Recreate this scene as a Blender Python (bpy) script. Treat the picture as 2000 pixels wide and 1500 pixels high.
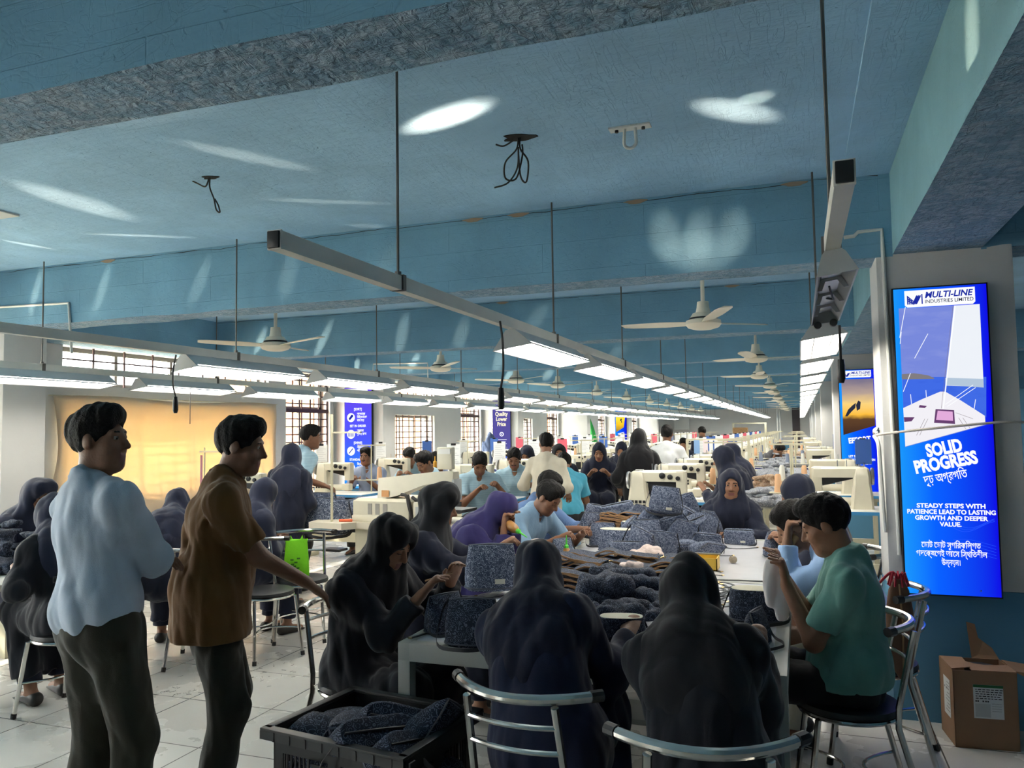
import bpy, bmesh, math, random
import numpy as np
from mathutils import Vector, Matrix, noise
random.seed(7)
RNG = np.random.default_rng(5)
PI = math.pi
for _o in list(bpy.data.objects): bpy.data.objects.remove(_o)
SC = bpy.context.scene
COL = SC.collection

# ------------------------------------------------------------------ camera
F_PX, YAW, PITCH, ROLL, EYE = 1546.35, 0.347335, 0.0590807, -0.0143982, 1.62
_f = Vector((-math.sin(YAW)*math.cos(PITCH), math.cos(YAW)*math.cos(PITCH), math.sin(PITCH)))
_r = Vector((math.cos(YAW), math.sin(YAW), 0)); _u = _r.cross(_f)
CR = math.cos(ROLL)*_r + math.sin(ROLL)*_u
CU = -math.sin(ROLL)*_r + math.cos(ROLL)*_u
CF = _f; CP = Vector((0, 0, EYE))
cam_data = bpy.data.cameras.new('camera'); cam_data.sensor_width = 36; cam_data.lens = F_PX*36/2000
cam_data.clip_start = .05; cam_data.clip_end = 300
cam = bpy.data.objects.new('camera', cam_data); COL.objects.link(cam)
cam.matrix_world = Matrix(((CR.x, CU.x, -CF.x, CP.x), (CR.y, CU.y, -CF.y, CP.y), (CR.z, CU.z, -CF.z, CP.z), (0, 0, 0, 1)))
SC.camera = cam
def ray(x, y): return CF + CR*((x-1000)/F_PX) - CU*((y-750)/F_PX)
def at(x, y, Y=None, z=None, X=None):
    """the point of the place seen in that direction at depth Y, height z or side X"""
    v = ray(x, y)
    t = Y/v.y if Y is not None else ((z-EYE)/v.z if z is not None else X/v.x)
    return CP + v*t

# ------------------------------------------------------------------ light of the place
SC.view_settings.view_transform = 'Standard'; SC.view_settings.look = 'None'
SC.view_settings.gamma = 1; SC.view_settings.use_curve_mapping = False
SC.view_settings.exposure = 2.45
SC.cycles.max_bounces = 7; SC.cycles.diffuse_bounces = 4; SC.cycles.glossy_bounces = 3
SC.cycles.transmission_bounces = 4; SC.cycles.transparent_max_bounces = 10
SC.cycles.caustics_reflective = False; SC.cycles.caustics_refractive = False
SC.cycles.sample_clamp_indirect = 6
SC.cycles.use_denoising = True
world = bpy.data.worlds.new('hazy_sky'); SC.world = world; world.use_nodes = True
_b = world.node_tree.nodes['Background']; _b.inputs[0].default_value = (1.0, .985, .95, 1); _b.inputs[1].default_value = 5.0
sun_d = bpy.data.lights.new('sun', 'SUN'); sun_d.energy = 4.0; sun_d.angle = math.radians(1.5); sun_d.color = (1, .9, .76)
sun = bpy.data.objects.new('sun', sun_d); COL.objects.link(sun)
_sd = Vector((.64, .40, -.72)).normalized()          # comes in from the left, slightly from behind
sun.rotation_euler = _sd.to_track_quat('-Z', 'Y').to_euler()
FIX_STRENGTH = 4.5

# ------------------------------------------------------------------ materials
def mat(name, col, rough=.6, metal=0, bump=0, bscale=20, var=0, vscale=6, spec=.5, emis=None, estr=0, sheen=0, trans=0, alpha=1, coat=0):
    m = bpy.data.materials.new(name); m.use_nodes = True
    nt = m.node_tree; p = nt.nodes['Principled BSDF']
    c = (*col, 1)
    p.inputs['Base Color'].default_value = c; p.inputs['Roughness'].default_value = rough
    p.inputs['Metallic'].default_value = metal; p.inputs['Specular IOR Level'].default_value = spec
    if sheen: p.inputs['Sheen Weight'].default_value = sheen; p.inputs['Sheen Roughness'].default_value = .5
    if coat: p.inputs['Coat Weight'].default_value = coat
    if trans: p.inputs['Transmission Weight'].default_value = trans
    if alpha < 1: p.inputs['Alpha'].default_value = alpha
    if emis: p.inputs['Emission Color'].default_value = (*emis, 1); p.inputs['Emission Strength'].default_value = estr
    if bump or var:
        tc = nt.nodes.new('ShaderNodeTexCoord')
    if var:
        n = nt.nodes.new('ShaderNodeTexNoise'); n.inputs['Scale'].default_value = vscale; n.inputs['Detail'].default_value = 4
        nt.links.new(tc.outputs['Object'], n.inputs['Vector'])
        r = nt.nodes.new('ShaderNodeValToRGB'); r.color_ramp.elements[0].position = .3; r.color_ramp.elements[1].position = .7
        r.color_ramp.elements[0].color = (*[x*(1-var) for x in col], 1)
        r.color_ramp.elements[1].color = (*[min(1, x*(1+var)) for x in col], 1)
        nt.links.new(n.outputs['Fac'], r.inputs['Fac']); nt.links.new(r.outputs['Color'], p.inputs['Base Color'])
    if bump:
        n2 = nt.nodes.new('ShaderNodeTexNoise'); n2.inputs['Scale'].default_value = bscale; n2.inputs['Detail'].default_value = 5
        nt.links.new(tc.outputs['Object'], n2.inputs['Vector'])
        b = nt.nodes.new('ShaderNodeBump'); b.inputs['Strength'].default_value = bump; b.inputs['Distance'].default_value = .02
        nt.links.new(n2.outputs['Fac'], b.inputs['Height']); nt.links.new(b.outputs['Normal'], p.inputs['Normal'])
    return m
def emit(name, col, s):
    m = bpy.data.materials.new(name); m.use_nodes = True; nt = m.node_tree
    nt.nodes.remove(nt.nodes['Principled BSDF'])
    e = nt.nodes.new('ShaderNodeEmission'); e.inputs[0].default_value = (*col, 1); e.inputs[1].default_value = s
    nt.links.new(e.outputs[0], nt.nodes['Material Output'].inputs[0]); return m
def srgb(r, g, b):
    return tuple(((x/255)/12.92 if x/255 <= .04045 else ((x/255+.055)/1.055)**2.4) for x in (r, g, b))

def plaster(name, col, bump=.35, rough=0.0, blotch=.10, boards=False, light=None):
    """painted concrete in world coordinates: trowel marks, scratches, pits; boards adds formwork joints; rough mixes in bare grey patches"""
    m = mat(name, col, .75, spec=.25); nt = m.node_tree; L = nt.links; p = nt.nodes['Principled BSDF']
    g = nt.nodes.new('ShaderNodeNewGeometry')
    def nz(sc, det, vec=(1, 1, 1), w=0, rot=0, dist=.5):
        mp = nt.nodes.new('ShaderNodeMapping'); mp.inputs['Scale'].default_value = vec; mp.inputs['Location'].default_value = (w, w, w); mp.inputs['Rotation'].default_value = (0, 0, rot)
        L.new(g.outputs['Position'], mp.inputs['Vector'])
        n = nt.nodes.new('ShaderNodeTexNoise'); n.inputs['Scale'].default_value = sc; n.inputs['Detail'].default_value = det; n.inputs['Distortion'].default_value = dist
        L.new(mp.outputs[0], n.inputs['Vector']); return n.outputs['Fac']
    def mth(op, x, y):
        k = nt.nodes.new('ShaderNodeMath'); k.operation = op
        for i, q in enumerate((x, y)):
            if isinstance(q, (int, float)): k.inputs[i].default_value = q
            else: L.new(q, k.inputs[i])
        return k.outputs[0]
    def rng(x, a, b):
        k = nt.nodes.new('ShaderNodeMapRange'); k.inputs[1].default_value = a; k.inputs[2].default_value = b; L.new(x, k.inputs[0]); return k.outputs[0]
    a = nz(2.2, 7); fine = nz(34, 5, (1, 1, 1), 4); scr = nz(9, 3, (.35, 3.2, 1), 3, .5, 1.2); scr2 = nz(7, 3, (3.0, .4, 1), 8, .3, 1.0); pit = rng(nz(26, 2, (1, 1, 1), 9), .22, .3)
    ridge = mth('ADD', rng(mth('ABSOLUTE', mth('SUBTRACT', scr, .5), 0), 0, .02), rng(mth('ABSOLUTE', mth('SUBTRACT', scr2, .5), 0), 0, .012))
    h = mth('ADD', mth('ADD', mth('MULTIPLY', a, .8), mth('MULTIPLY', fine, .14+rough*1.2)), mth('ADD', mth('MULTIPLY', ridge, .06+rough*.16), mth('MULTIPLY', pit, .25+rough*.5)))
    if boards:
        b0 = nt.nodes.new('ShaderNodeTexBrick'); b0.inputs['Scale'].default_value = 1; b0.inputs['Brick Width'].default_value = 1.35; b0.inputs['Row Height'].default_value = .19; b0.inputs['Mortar Size'].default_value = .004; b0.inputs['Mortar Smooth'].default_value = .6
        sx = nt.nodes.new('ShaderNodeSeparateXYZ'); L.new(g.outputs['Position'], sx.inputs[0]); cx = nt.nodes.new('ShaderNodeCombineXYZ'); L.new(mth('ADD', sx.outputs[0], sx.outputs[1]), cx.inputs[0]); L.new(sx.outputs[2], cx.inputs[1]); L.new(cx.outputs[0], b0.inputs['Vector'])
        h = mth('SUBTRACT', h, mth('MULTIPLY', b0.outputs['Fac'], .35))
    b = nt.nodes.new('ShaderNodeBump'); b.inputs['Strength'].default_value = bump; b.inputs['Distance'].default_value = .03+.03*rough
    L.new(h, b.inputs['Height']); L.new(b.outputs[0], p.inputs['Normal'])
    r = nt.nodes.new('ShaderNodeValToRGB'); e = r.color_ramp.elements
    e[0].position = .3; e[1].position = .72
    e[0].color = (*[x*(1-blotch) for x in col], 1); e[1].color = (*[min(1, x*(1+blotch)) for x in col], 1)
    L.new(a, r.inputs[0]); out = r.outputs[0]
    if rough:
        mx = nt.nodes.new('ShaderNodeMixRGB'); L.new(out, mx.inputs[1]); mx.inputs[2].default_value = (*(light or srgb(176, 186, 194)), 1)
        L.new(rng(nz(11, 6, (1, 1, 1), 2, .4, 1.5), .42, .62), mx.inputs[0]); out = mx.outputs[0]
        m2 = nt.nodes.new('ShaderNodeMixRGB'); L.new(out, m2.inputs[1]); m2.inputs[2].default_value = (*srgb(52, 60, 66), 1)
        L.new(mth('MULTIPLY', rng(nz(14, 5, (1, 1, 1), 6, .2, .8), .69, .74), .7), m2.inputs[0]); out = m2.outputs[0]
    L.new(out, p.inputs['Base Color'])
    return m

BLUE = srgb(112, 158, 186)
M = {}
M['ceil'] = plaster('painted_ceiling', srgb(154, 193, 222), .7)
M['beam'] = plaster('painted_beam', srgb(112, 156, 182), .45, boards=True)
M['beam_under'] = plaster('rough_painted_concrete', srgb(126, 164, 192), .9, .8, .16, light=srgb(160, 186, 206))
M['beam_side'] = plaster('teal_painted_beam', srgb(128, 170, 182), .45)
M['white_wall'] = plaster('white_wall_paint', srgb(200, 199, 197), .10, 0, .03)
M['blue_wall'] = plaster('blue_wainscot_paint', srgb(92, 142, 172), .10, 0, .04)
M['steel'] = mat('polished_steel_tube', (.62, .6, .56), .18, 1)
M['dull_steel'] = mat('brushed_steel', (.5, .5, .5), .4, 1)
M['white_metal'] = mat('white_powder_coat', srgb(214, 214, 210), .4)
M['grey_metal'] = mat('grey_painted_metal', srgb(176, 178, 178), .45)
M['cream'] = mat('cream_machine_enamel', srgb(206, 200, 180), .35, var=.04)
M['cream_frame'] = mat('cream_table_frame', srgb(200, 194, 168), .45)
M['black'] = mat('black_plastic', (.012, .012, .013), .4)
M['dark_metal'] = mat('dark_machine_metal', (.03, .03, .032), .35, .6)
M['rubber'] = mat('black_rubber', (.015, .015, .015), .7)
M['rod'] = mat('threaded_rod_zinc', (.16, .15, .14), .5, .8)
M['window_frame'] = mat('aluminium_window_frame', srgb(120, 118, 112), .5, .3)
M['bar'] = mat('rusty_maroon_grille_bar', srgb(70, 44, 44), .6)

# ------------------------------------------------------------------ mesh helpers
class MB:
    def __init__(s): s.v = []; s.f = []; s.m = []
    def add(s, vs, fs, mi=0):
        b = len(s.v); s.v += [tuple(x) for x in vs]
        s.f += [tuple(i+b for i in f) for f in fs]; s.m += [mi]*len(fs); return s
    def box(s, x0, x1, y0, y1, z0, z1, mi=0, c=0, R=None, T=None):
        x0, x1 = min(x0, x1), max(x0, x1); y0, y1 = min(y0, y1), max(y0, y1); z0, z1 = min(z0, z1), max(z0, z1)
        if not c:
            vs = [(x, y, z) for z in (z0, z1) for y in (y0, y1) for x in (x0, x1)]
            fs = [(0, 2, 3, 1), (4, 5, 7, 6), (0, 1, 5, 4), (2, 6, 7, 3), (0, 4, 6, 2), (1, 3, 7, 5)]
        else:
            bm = bmesh.new(); bmesh.ops.create_cube(bm, size=1)
            for v in bm.verts: v.co = Vector(((x0+x1)/2+v.co.x*(x1-x0), (y0+y1)/2+v.co.y*(y1-y0), (z0+z1)/2+v.co.z*(z1-z0)))
            bmesh.ops.bevel(bm, geom=bm.edges[:], offset=c, segments=2, profile=.6, affect='EDGES')
            bm.verts.index_update(); vs = [v.co.copy() for v in bm.verts]; fs = [[v.index for v in f.verts] for f in bm.faces]; bm.free()
        if R is not None: vs = [R @ Vector(v) for v in vs]
        if T is not None: vs = [Vector(v)+Vector(T) for v in vs]
        return s.add(vs, fs, mi)
    def tube(s, pts, r, n=8, mi=0, closed=False, caps=True):
        P = [Vector(p) for p in pts]; k = len(P)
        rs = r if isinstance(r, (list, tuple)) else [r]*k
        tg = []
        for i in range(k):
            a = P[(i-1) % k] if closed or i > 0 else P[i]; b = P[(i+1) % k] if closed or i < k-1 else P[i]
            d = (b-a); tg.append(d.normalized() if d.length > 1e-9 else Vector((0, 0, 1)))
        up = Vector((0, 0, 1)) if abs(tg[0].z) < .9 else Vector((1, 0, 0))
        nrm = (up - tg[0]*up.dot(tg[0])).normalized(); vs = []
        for i in range(k):
            nrm = nrm - tg[i]*nrm.dot(tg[i])
            nrm = nrm.normalized() if nrm.length > 1e-6 else tg[i].orthogonal().normalized()
            bn = tg[i].cross(nrm)
            for j in range(n):
                a = 2*PI*j/n; vs.append(P[i] + (nrm*math.cos(a)+bn*math.sin(a))*rs[i])
        fs = []
        for i in range(k if closed else k-1):
            for j in range(n):
                a, b = i*n, ((i+1) % k)*n
                fs.append((a+j, a+(j+1) % n, b+(j+1) % n, b+j))
        if caps and not closed: fs += [tuple(range(n))[::-1], tuple(range((k-1)*n, k*n))]
        return s.add(vs, fs, mi)
    def lathe(s, prof, o=(0, 0, 0), n=20, mi=0, axis='z', R=None):
        vs = []; k = len(prof)
        for (r, z) in prof:
            for j in range(n):
                a = 2*PI*j/n; x, y = r*math.cos(a), r*math.sin(a)
                v = Vector((x, y, z)) if axis == 'z' else (Vector((z, x, y)) if axis == 'x' else Vector((y, z, x)))
                if R is not None: v = R @ v
                vs.append(v+Vector(o))
        fs = [(i*n+j, i*n+(j+1) % n, (i+1)*n+(j+1) % n, (i+1)*n+j) for i in range(k-1) for j in range(n)]
        fs += [tuple(range(n))[::-1], tuple(range((k-1)*n, k*n))]
        return s.add(vs, fs, mi)
    def loft(s, rings, mi=0, caps=True, closed_ring=True):
        n = len(rings[0]); vs = [v for r in rings for v in r]; fs = []
        for i in range(len(rings)-1):
            for j in range(n if closed_ring else n-1):
                fs.append((i*n+j, i*n+(j+1) % n, (i+1)*n+(j+1) % n, (i+1)*n+j))
        if caps: fs += [tuple(range(n))[::-1], tuple(range((len(rings)-1)*n, len(rings)*n))]
        return s.add(vs, fs, mi)
    def prism(s, poly, d, mi=0):
        """poly: list of 3-D points in a plane, extruded by vector d"""
        P = [Vector(p) for p in poly]; n = len(P); d = Vector(d)
        vs = P+[p+d for p in P]
        fs = [tuple(range(n)), tuple(range(2*n-1, n-1, -1))]+[(i, i+n, (i+1) % n+n, (i+1) % n) for i in range(n)]
        return s.add(vs, fs, mi)
    def build(s, name, mats, parent=None, smooth=35):
        me = bpy.data.meshes.new(name); me.from_pydata(s.v, [], s.f)
        for m in (mats if isinstance(mats, (list, tuple)) else [mats]): me.materials.append(M[m] if isinstance(m, str) else m)
        if any(s.m): me.polygons.foreach_set('material_index', s.m)
        bm = bmesh.new(); bm.from_mesh(me); bmesh.ops.recalc_face_normals(bm, faces=bm.faces[:]); bm.to_mesh(me); bm.free()
        if smooth:
            me.shade_smooth(); me.set_sharp_from_angle(angle=math.radians(smooth))
        o = bpy.data.objects.new(name, me); COL.objects.link(o)
        if parent is not None: o.parent = parent
        return o
def tag(o, label=None, cat=None, group=None, kind=None):
    if label: o['label'] = label
    if cat: o['category'] = cat
    if group: o['group'] = group
    if kind: o['kind'] = kind
    return o
def thing(name, label, cat, loc=(0, 0, 0), rz=0, group=None):
    o = bpy.data.objects.new(name, None); COL.objects.link(o); o.empty_display_size = .1
    o.location = loc; o.rotation_euler = (0, 0, rz)
    return tag(o, label, cat, group)
def struct(o): o['kind'] = 'structure'; return o
CHILD = {}
def dup(src, loc=None, rot=None, label=None, group=None):
    """a copy of a thing with copies of its parts and sub-parts"""
    def kids(o): return [c for c in o.children]
    r = src.copy(); COL.objects.link(r)
    def rec(a, b):
        for c in a.children:
            d = c.copy(); COL.objects.link(d); d.parent = b; d.matrix_parent_inverse = c.matrix_parent_inverse.copy(); rec(c, d)
    rec(src, r)
    if loc is not None: r.location = loc
    if rot is not None: r.rotation_euler = rot if isinstance(rot, (tuple, list)) else (0, 0, rot)
    if label: r['label'] = label
    if group: r['group'] = group
    return r
ORD = 'first second third fourth fifth sixth seventh eighth ninth tenth eleventh twelfth thirteenth fourteenth fifteenth sixteenth seventeenth eighteenth nineteenth twentieth'.split()
ORD += ['twenty-'+x for x in ORD[:9]]+['thirtieth']
# ------------------------------------------------------------------ the hall
XL, XR, YB, YF, ZC, ZB = -7.45, 7.0, -8.0, 43.0, 3.08, 2.58
BAY = 3.36
def tile_floor():
    m = mat('polished_cream_tile', srgb(206, 204, 198), .22, spec=.5); nt = m.node_tree; L = nt.links; p = nt.nodes['Principled BSDF']
    g = nt.nodes.new('ShaderNodeNewGeometry'); mp = nt.nodes.new('ShaderNodeMapping'); mp.inputs['Location'].default_value = (-.01, .2, 0)
    L.new(g.outputs['Position'], mp.inputs[0])
    b = nt.nodes.new('ShaderNodeTexBrick'); b.offset = 0; b.inputs['Scale'].default_value = 1
    b.inputs['Brick Width'].default_value = .6; b.inputs['Row Height'].default_value = .6; b.inputs['Mortar Size'].default_value = .004
    b.inputs['Color1'].default_value = (*srgb(210, 208, 202), 1); b.inputs['Color2'].default_value = (*srgb(204, 202, 196), 1); b.inputs['Mortar'].default_value = (*srgb(84, 80, 76), 1)
    L.new(mp.outputs[0], b.inputs['Vector'])
    n = nt.nodes.new('ShaderNodeTexNoise'); n.inputs['Scale'].default_value = 2.2; n.inputs['Detail'].default_value = 6; L.new(g.outputs['Position'], n.inputs['Vector'])
    mx = nt.nodes.new('ShaderNodeMixRGB'); mx.blend_type = 'MULTIPLY'; mx.inputs[0].default_value = .16
    r = nt.nodes.new('ShaderNodeValToRGB'); r.color_ramp.elements[0].color = (.62, .6, .57, 1); r.color_ramp.elements[0].position = .3; r.color_ramp.elements[1].position = .6
    L.new(n.outputs[0], r.inputs[0]); L.new(b.outputs[0], mx.inputs[1]); L.new(r.outputs[0], mx.inputs[2]); L.new(mx.outputs[0], p.inputs['Base Color'])
    rr = nt.nodes.new('ShaderNodeMapRange'); rr.inputs[3].default_value = .2; rr.inputs[4].default_value = .34; L.new(n.outputs[0], rr.inputs[0]); L.new(rr.outputs[0], p.inputs['Roughness'])
    return m
M['tile'] = tile_floor()
struct(MB().box(XL-.6, XR, YB, YF+.2, -.15, 0).build('floor', 'tile'))
b = MB().box(XL-.6, XR, YB, YF+.2, ZC, ZC+.15)
b.box(.28, .53, 1.85, 4.93, ZC-.02, ZC)                      # the slightly lower strip beside the side beam
struct(b.build('ceiling', 'ceil'))
def beam(x0, x1, y0, y1, zb=ZB, side='beam', name='beam'):
    b = MB(); n = 40 if (x1-x0) > (y1-y0) else 80; horiz = (x1-x0) > (y1-y0)
    # underside slightly uneven, like hand-finished concrete
    rings = []
    for i in range(n+1):
        t = i/n
        j1, j2, j3 = [.012*(noise.noise((t*n*.37+k*9, y0, k))) for k in range(3)]
        if horiz: x = x0+(x1-x0)*t; rings.append([(x, y0+j1, zb+j3), (x, y1+j2, zb-j3), (x, y1, ZC), (x, y0, ZC)])
        else: y = y0+(y1-y0)*t; rings.append([(x0+j1, y, zb+j3), (x1+j2, y, zb-j3), (x1, y, ZC), (x0, y, ZC)])
    b.loft(rings)
    b.m = [1 if (k % 4) == 0 and k < 4*n else 0 for k in range(len(b.f))]
    return struct(b.build(name, [side, 'beam_under'], smooth=20))
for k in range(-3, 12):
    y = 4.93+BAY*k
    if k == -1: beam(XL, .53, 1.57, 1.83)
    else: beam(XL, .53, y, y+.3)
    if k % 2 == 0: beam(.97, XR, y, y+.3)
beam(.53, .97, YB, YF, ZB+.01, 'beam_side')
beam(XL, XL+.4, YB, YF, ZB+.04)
# walls
def wall(name, parts): 
    b = MB()
    for p in parts: b.box(*p[:6], mi=p[6] if len(p) > 6 else 0)
    return struct(b.build(name, ['white_wall', 'blue_wall'], smooth=0))
wall('wall_far', [(XL-.4, XR, YF, YF+.15, .72, ZC), (XL-.4, XR, YF, YF+.15, 0, .72, 1)])
wall('wall_right', [(XR, XR+.15, YB, YF, 1.0, ZC, 1), (XR, XR+.15, YB, YF, 0, 1.0, 1)])
wall('wall_near', [(XL-.4, XR, YB-.15, YB, .72, ZC), (XL-.4, XR, YB-.15, YB, 0, .72, 1)])
# left wall with its openings:  (y0, y1, z0, z1)
openings = []
WIN = []
for k in range(-2, 6):
    p = 4.93+2*BAY*k                        # a pillar stands here
    first = k <= 0
    y0, y1 = (p+1.42, p+4.95) if first else (p+2.05, p+3.95)
    WIN.append((y0, y1, 2.19, 2.62, 'strip')); WIN.append((y0, y1, .95, 1.97, 'low'))
    WIN.append((p+5.38, p+6.6, .62, 2.6, 'tall'))
    if not first: WIN.append((p+4.45, p+5.6, .62, 2.6, 'tall2')) if False else None
WIN = [w for w in WIN if w[1] < 42]
ys = sorted({YB, YF}|{w[0] for w in WIN}|{w[1] for w in WIN})
b = MB(); TH = .32
for a, c in zip(ys[:-1], ys[1:]):
    mid = (a+c)/2; ops = sorted([(w[2], w[3]) for w in WIN if w[0] < mid < w[1]])
    z = 0
    for (p, q) in ops+[(ZC, ZC)]:
        if p > z:
            if z < .72 < p: b.box(XL-TH, XL, a, c, z, .72, mi=1); b.box(XL-TH, XL, a, c, .72, p)
            else: b.box(XL-TH, XL, a, c, z, p, mi=1 if p <= .72 else 0)
        z = q
struct(b.build('wall_left', ['white_wall', 'blue_wall'], smooth=0))
# sunlit masonry fins outside, on the far side of every opening
M['fin'] = mat('peach_exterior_render', srgb(188, 136, 100), .8, bump=.1)
for i, w in enumerate(WIN):
    if w[4] == 'strip': continue
    fn = MB().box(XL-1.1, XL-TH, w[1]-.02, w[1]+.22, -.2, 3.4).build('trim_%d' % (i+1), 'fin', smooth=0); struct(fn)
M['pane'] = mat('window_glass', (.9, .95, .95), .05)
nt = M['pane'].node_tree; nt.nodes.clear()
_o = nt.nodes.new('ShaderNodeOutputMaterial'); _t = nt.nodes.new('ShaderNodeBsdfTransparent'); _g = nt.nodes.new('ShaderNodeBsdfGlossy'); _x = nt.nodes.new('ShaderNodeMixShader')
_t.inputs[0].default_value = (.96, .98, .97, 1); _g.inputs[1].default_value = .03; _x.inputs[0].default_value = .06
nt.links.new(_t.outputs[0], _x.inputs[1]); nt.links.new(_g.outputs[0], _x.inputs[2]); nt.links.new(_x.outputs[0], _o.inputs[0])
for i, (y0, y1, z0, z1, kind) in enumerate(WIN):
    x = XL-.2
    fr = MB(); t = .025
    fr.box(x-t, x+t, y0, y1, z0, z0+.05); fr.box(x-t, x+t, y0, y1, z1-.05, z1)
    fr.box(x-t, x+t, y0, y0+.05, z0, z1); fr.box(x-t, x+t, y1-.05, y1, z0, z1)
    n = 4 if (y1-y0) > 3 else (3 if y1-y0 > 1.5 else 2)
    for j in range(1, n): yy = y0+(y1-y0)*j/n; fr.box(x-t*.8, x+t*.8, yy-.022, yy+.022, z0, z1)
    if kind == 'tall': fr.box(x-t, x+t, y0, y1, 1.98, 2.06)
    w = struct(fr.build('window_%d' % (i+1), 'window_frame', smooth=0))
    MB().box(x-.004, x+.004, y0+.05, y1-.05, z0+.05, z1-.05).build('pane', 'pane', w, smooth=0)
    gr = MB(); gx = XL-.06; s = .125
    if kind == 'strip':
        nz = max(1, int((z1-z0)/.16)); ny = max(2, int(round((y1-y0)/.42)))
    else: nz = int((z1-z0)/s); ny = int(round((y1-y0)/.26))
    for j in range(1, nz+1):
        zz = z0+(z1-z0)*j/(nz+1); gr.box(gx-.006, gx+.006, y0, y1, zz-.0085, zz+.0085)
    for j in range(0, ny+1):
        yy = y0+.01+(y1-y0-.02)*j/ny; gr.box(gx-.008, gx+.008, yy-.0095, yy+.0095, z0, z1)
    if kind == 'tall': gr.box(gx-.02, gx+.02, y0, y1, 1.96, 2.02)
    gr.build('grille', 'bar', w, smooth=0)
# pillars
def pillar(x0, x1, y0, y1, split=.72):
    b = MB(); b.box(x0, x1, y0, y1, split, ZB+.02, 0, c=.012); b.box(x0, x1, y0, y1, 0, split, 1)
    return struct(b.build('pillar', ['white_wall', 'blue_wall'], smooth=30))
for k in range(-1, 6):
    y = 4.93+2*BAY*k
    pillar(.44, 1.12, y, y+.42)
    pillar(XL-.02, -6.5 if k else -6.47, y, y+.42)
# outside: sunlit greenery and a pale strip of ground
M['leaf'] = mat('sunlit_leaves', srgb(128, 138, 34), .7, var=.35, vscale=3)
M['ground'] = mat('dusty_ground', srgb(222, 216, 196), .9)
struct(MB().box(-60, XL-1.2, -20, 70, -1.2, -1.0).build('ground', 'ground', smooth=0))
def bush(i, x, y, h, r):
    rs = np.random.default_rng(i); b = MB()
    n = 420
    for _ in range(n):
        a = rs.uniform(0, 2*PI); e = rs.uniform(-.2, 1); rad = r*(.55+.45*rs.random())*math.sqrt(max(0.05, 1-e*e*.8))
        c = Vector((x+rad*math.cos(a), y+rad*math.sin(a), -1+h*(.35+.62*e*rs.random()+.0)))
        s = .16+.14*rs.random(); R = Matrix.Rotation(rs.uniform(0, 6.28), 3, 'Z') @ Matrix.Rotation(rs.uniform(0, 3), 3, 'X')
        q = [R @ Vector(p)*s+c for p in ((-1, 0, 0), (0, -.45, .1), (1, 0, 0), (0, .45, .1))]
        b.add(q, [(0, 1, 2, 3)])
    t = thing('bush', '', 'bush', (0, 0, 0))
    b.build('foliage', 'leaf', t, smooth=0)
    MB().tube([(x, y, -1), (x+.05, y, -1+h*.5)], [.08, .04], 6).build('stem', M['bar'], t)
    return t
for i in range(13):
    y = 9+i*3.6; x = -11.5-(i % 3)*1.3
    t = bush(i, x, y*1.15+2, 2.4+.5*((i*7) % 3), 1.5+.2*(i % 2))
    tag(t, 'yellow-green sunlit bush outside the left windows', 'bush', 'bushes outside the windows')
# cracked plaster line where ceiling and beam meet
M['crack'] = mat('dark_plaster_crack', srgb(44, 52, 58), .9); M['chip'] = mat('chipped_plaster', srgb(150, 132, 112), .9)
for k in range(0, 3):
    y = 4.93+BAY*k; b = MB(); x = XL+.4; rs = np.random.default_rng(k)
    top = []; bot = []
    while x < .5:
        j = .012*noise.noise((x*3, k, 0))+.006*noise.noise((x*14, k, 2)); w = max(.0008, .004+.006*noise.noise((x*5, k, 7)))
        top.append((x, y-.003, ZC-.014+j)); bot.append((x, y-.003, ZC-.014+j-w)); x += .04
    n = len(top); b.add(top+bot, [(i, i+1, n+i+1, n+i) for i in range(n-1)])
    for x in ((-5.3, -2.05, -1.72, -.93, .02) if k == 0 else (-3.1, -.6)):
        b.prism([(x+.07*math.cos(a)*(1+.3*math.sin(3*a)), y-.006, ZC-.02+.014*math.sin(a)) for a in np.linspace(0, 2*PI, 12)[:-1]], (0, .004, 0), 1)
    struct(b.build('trim_%d' % (40+k), ['crack', 'chip'], smooth=0))
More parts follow.
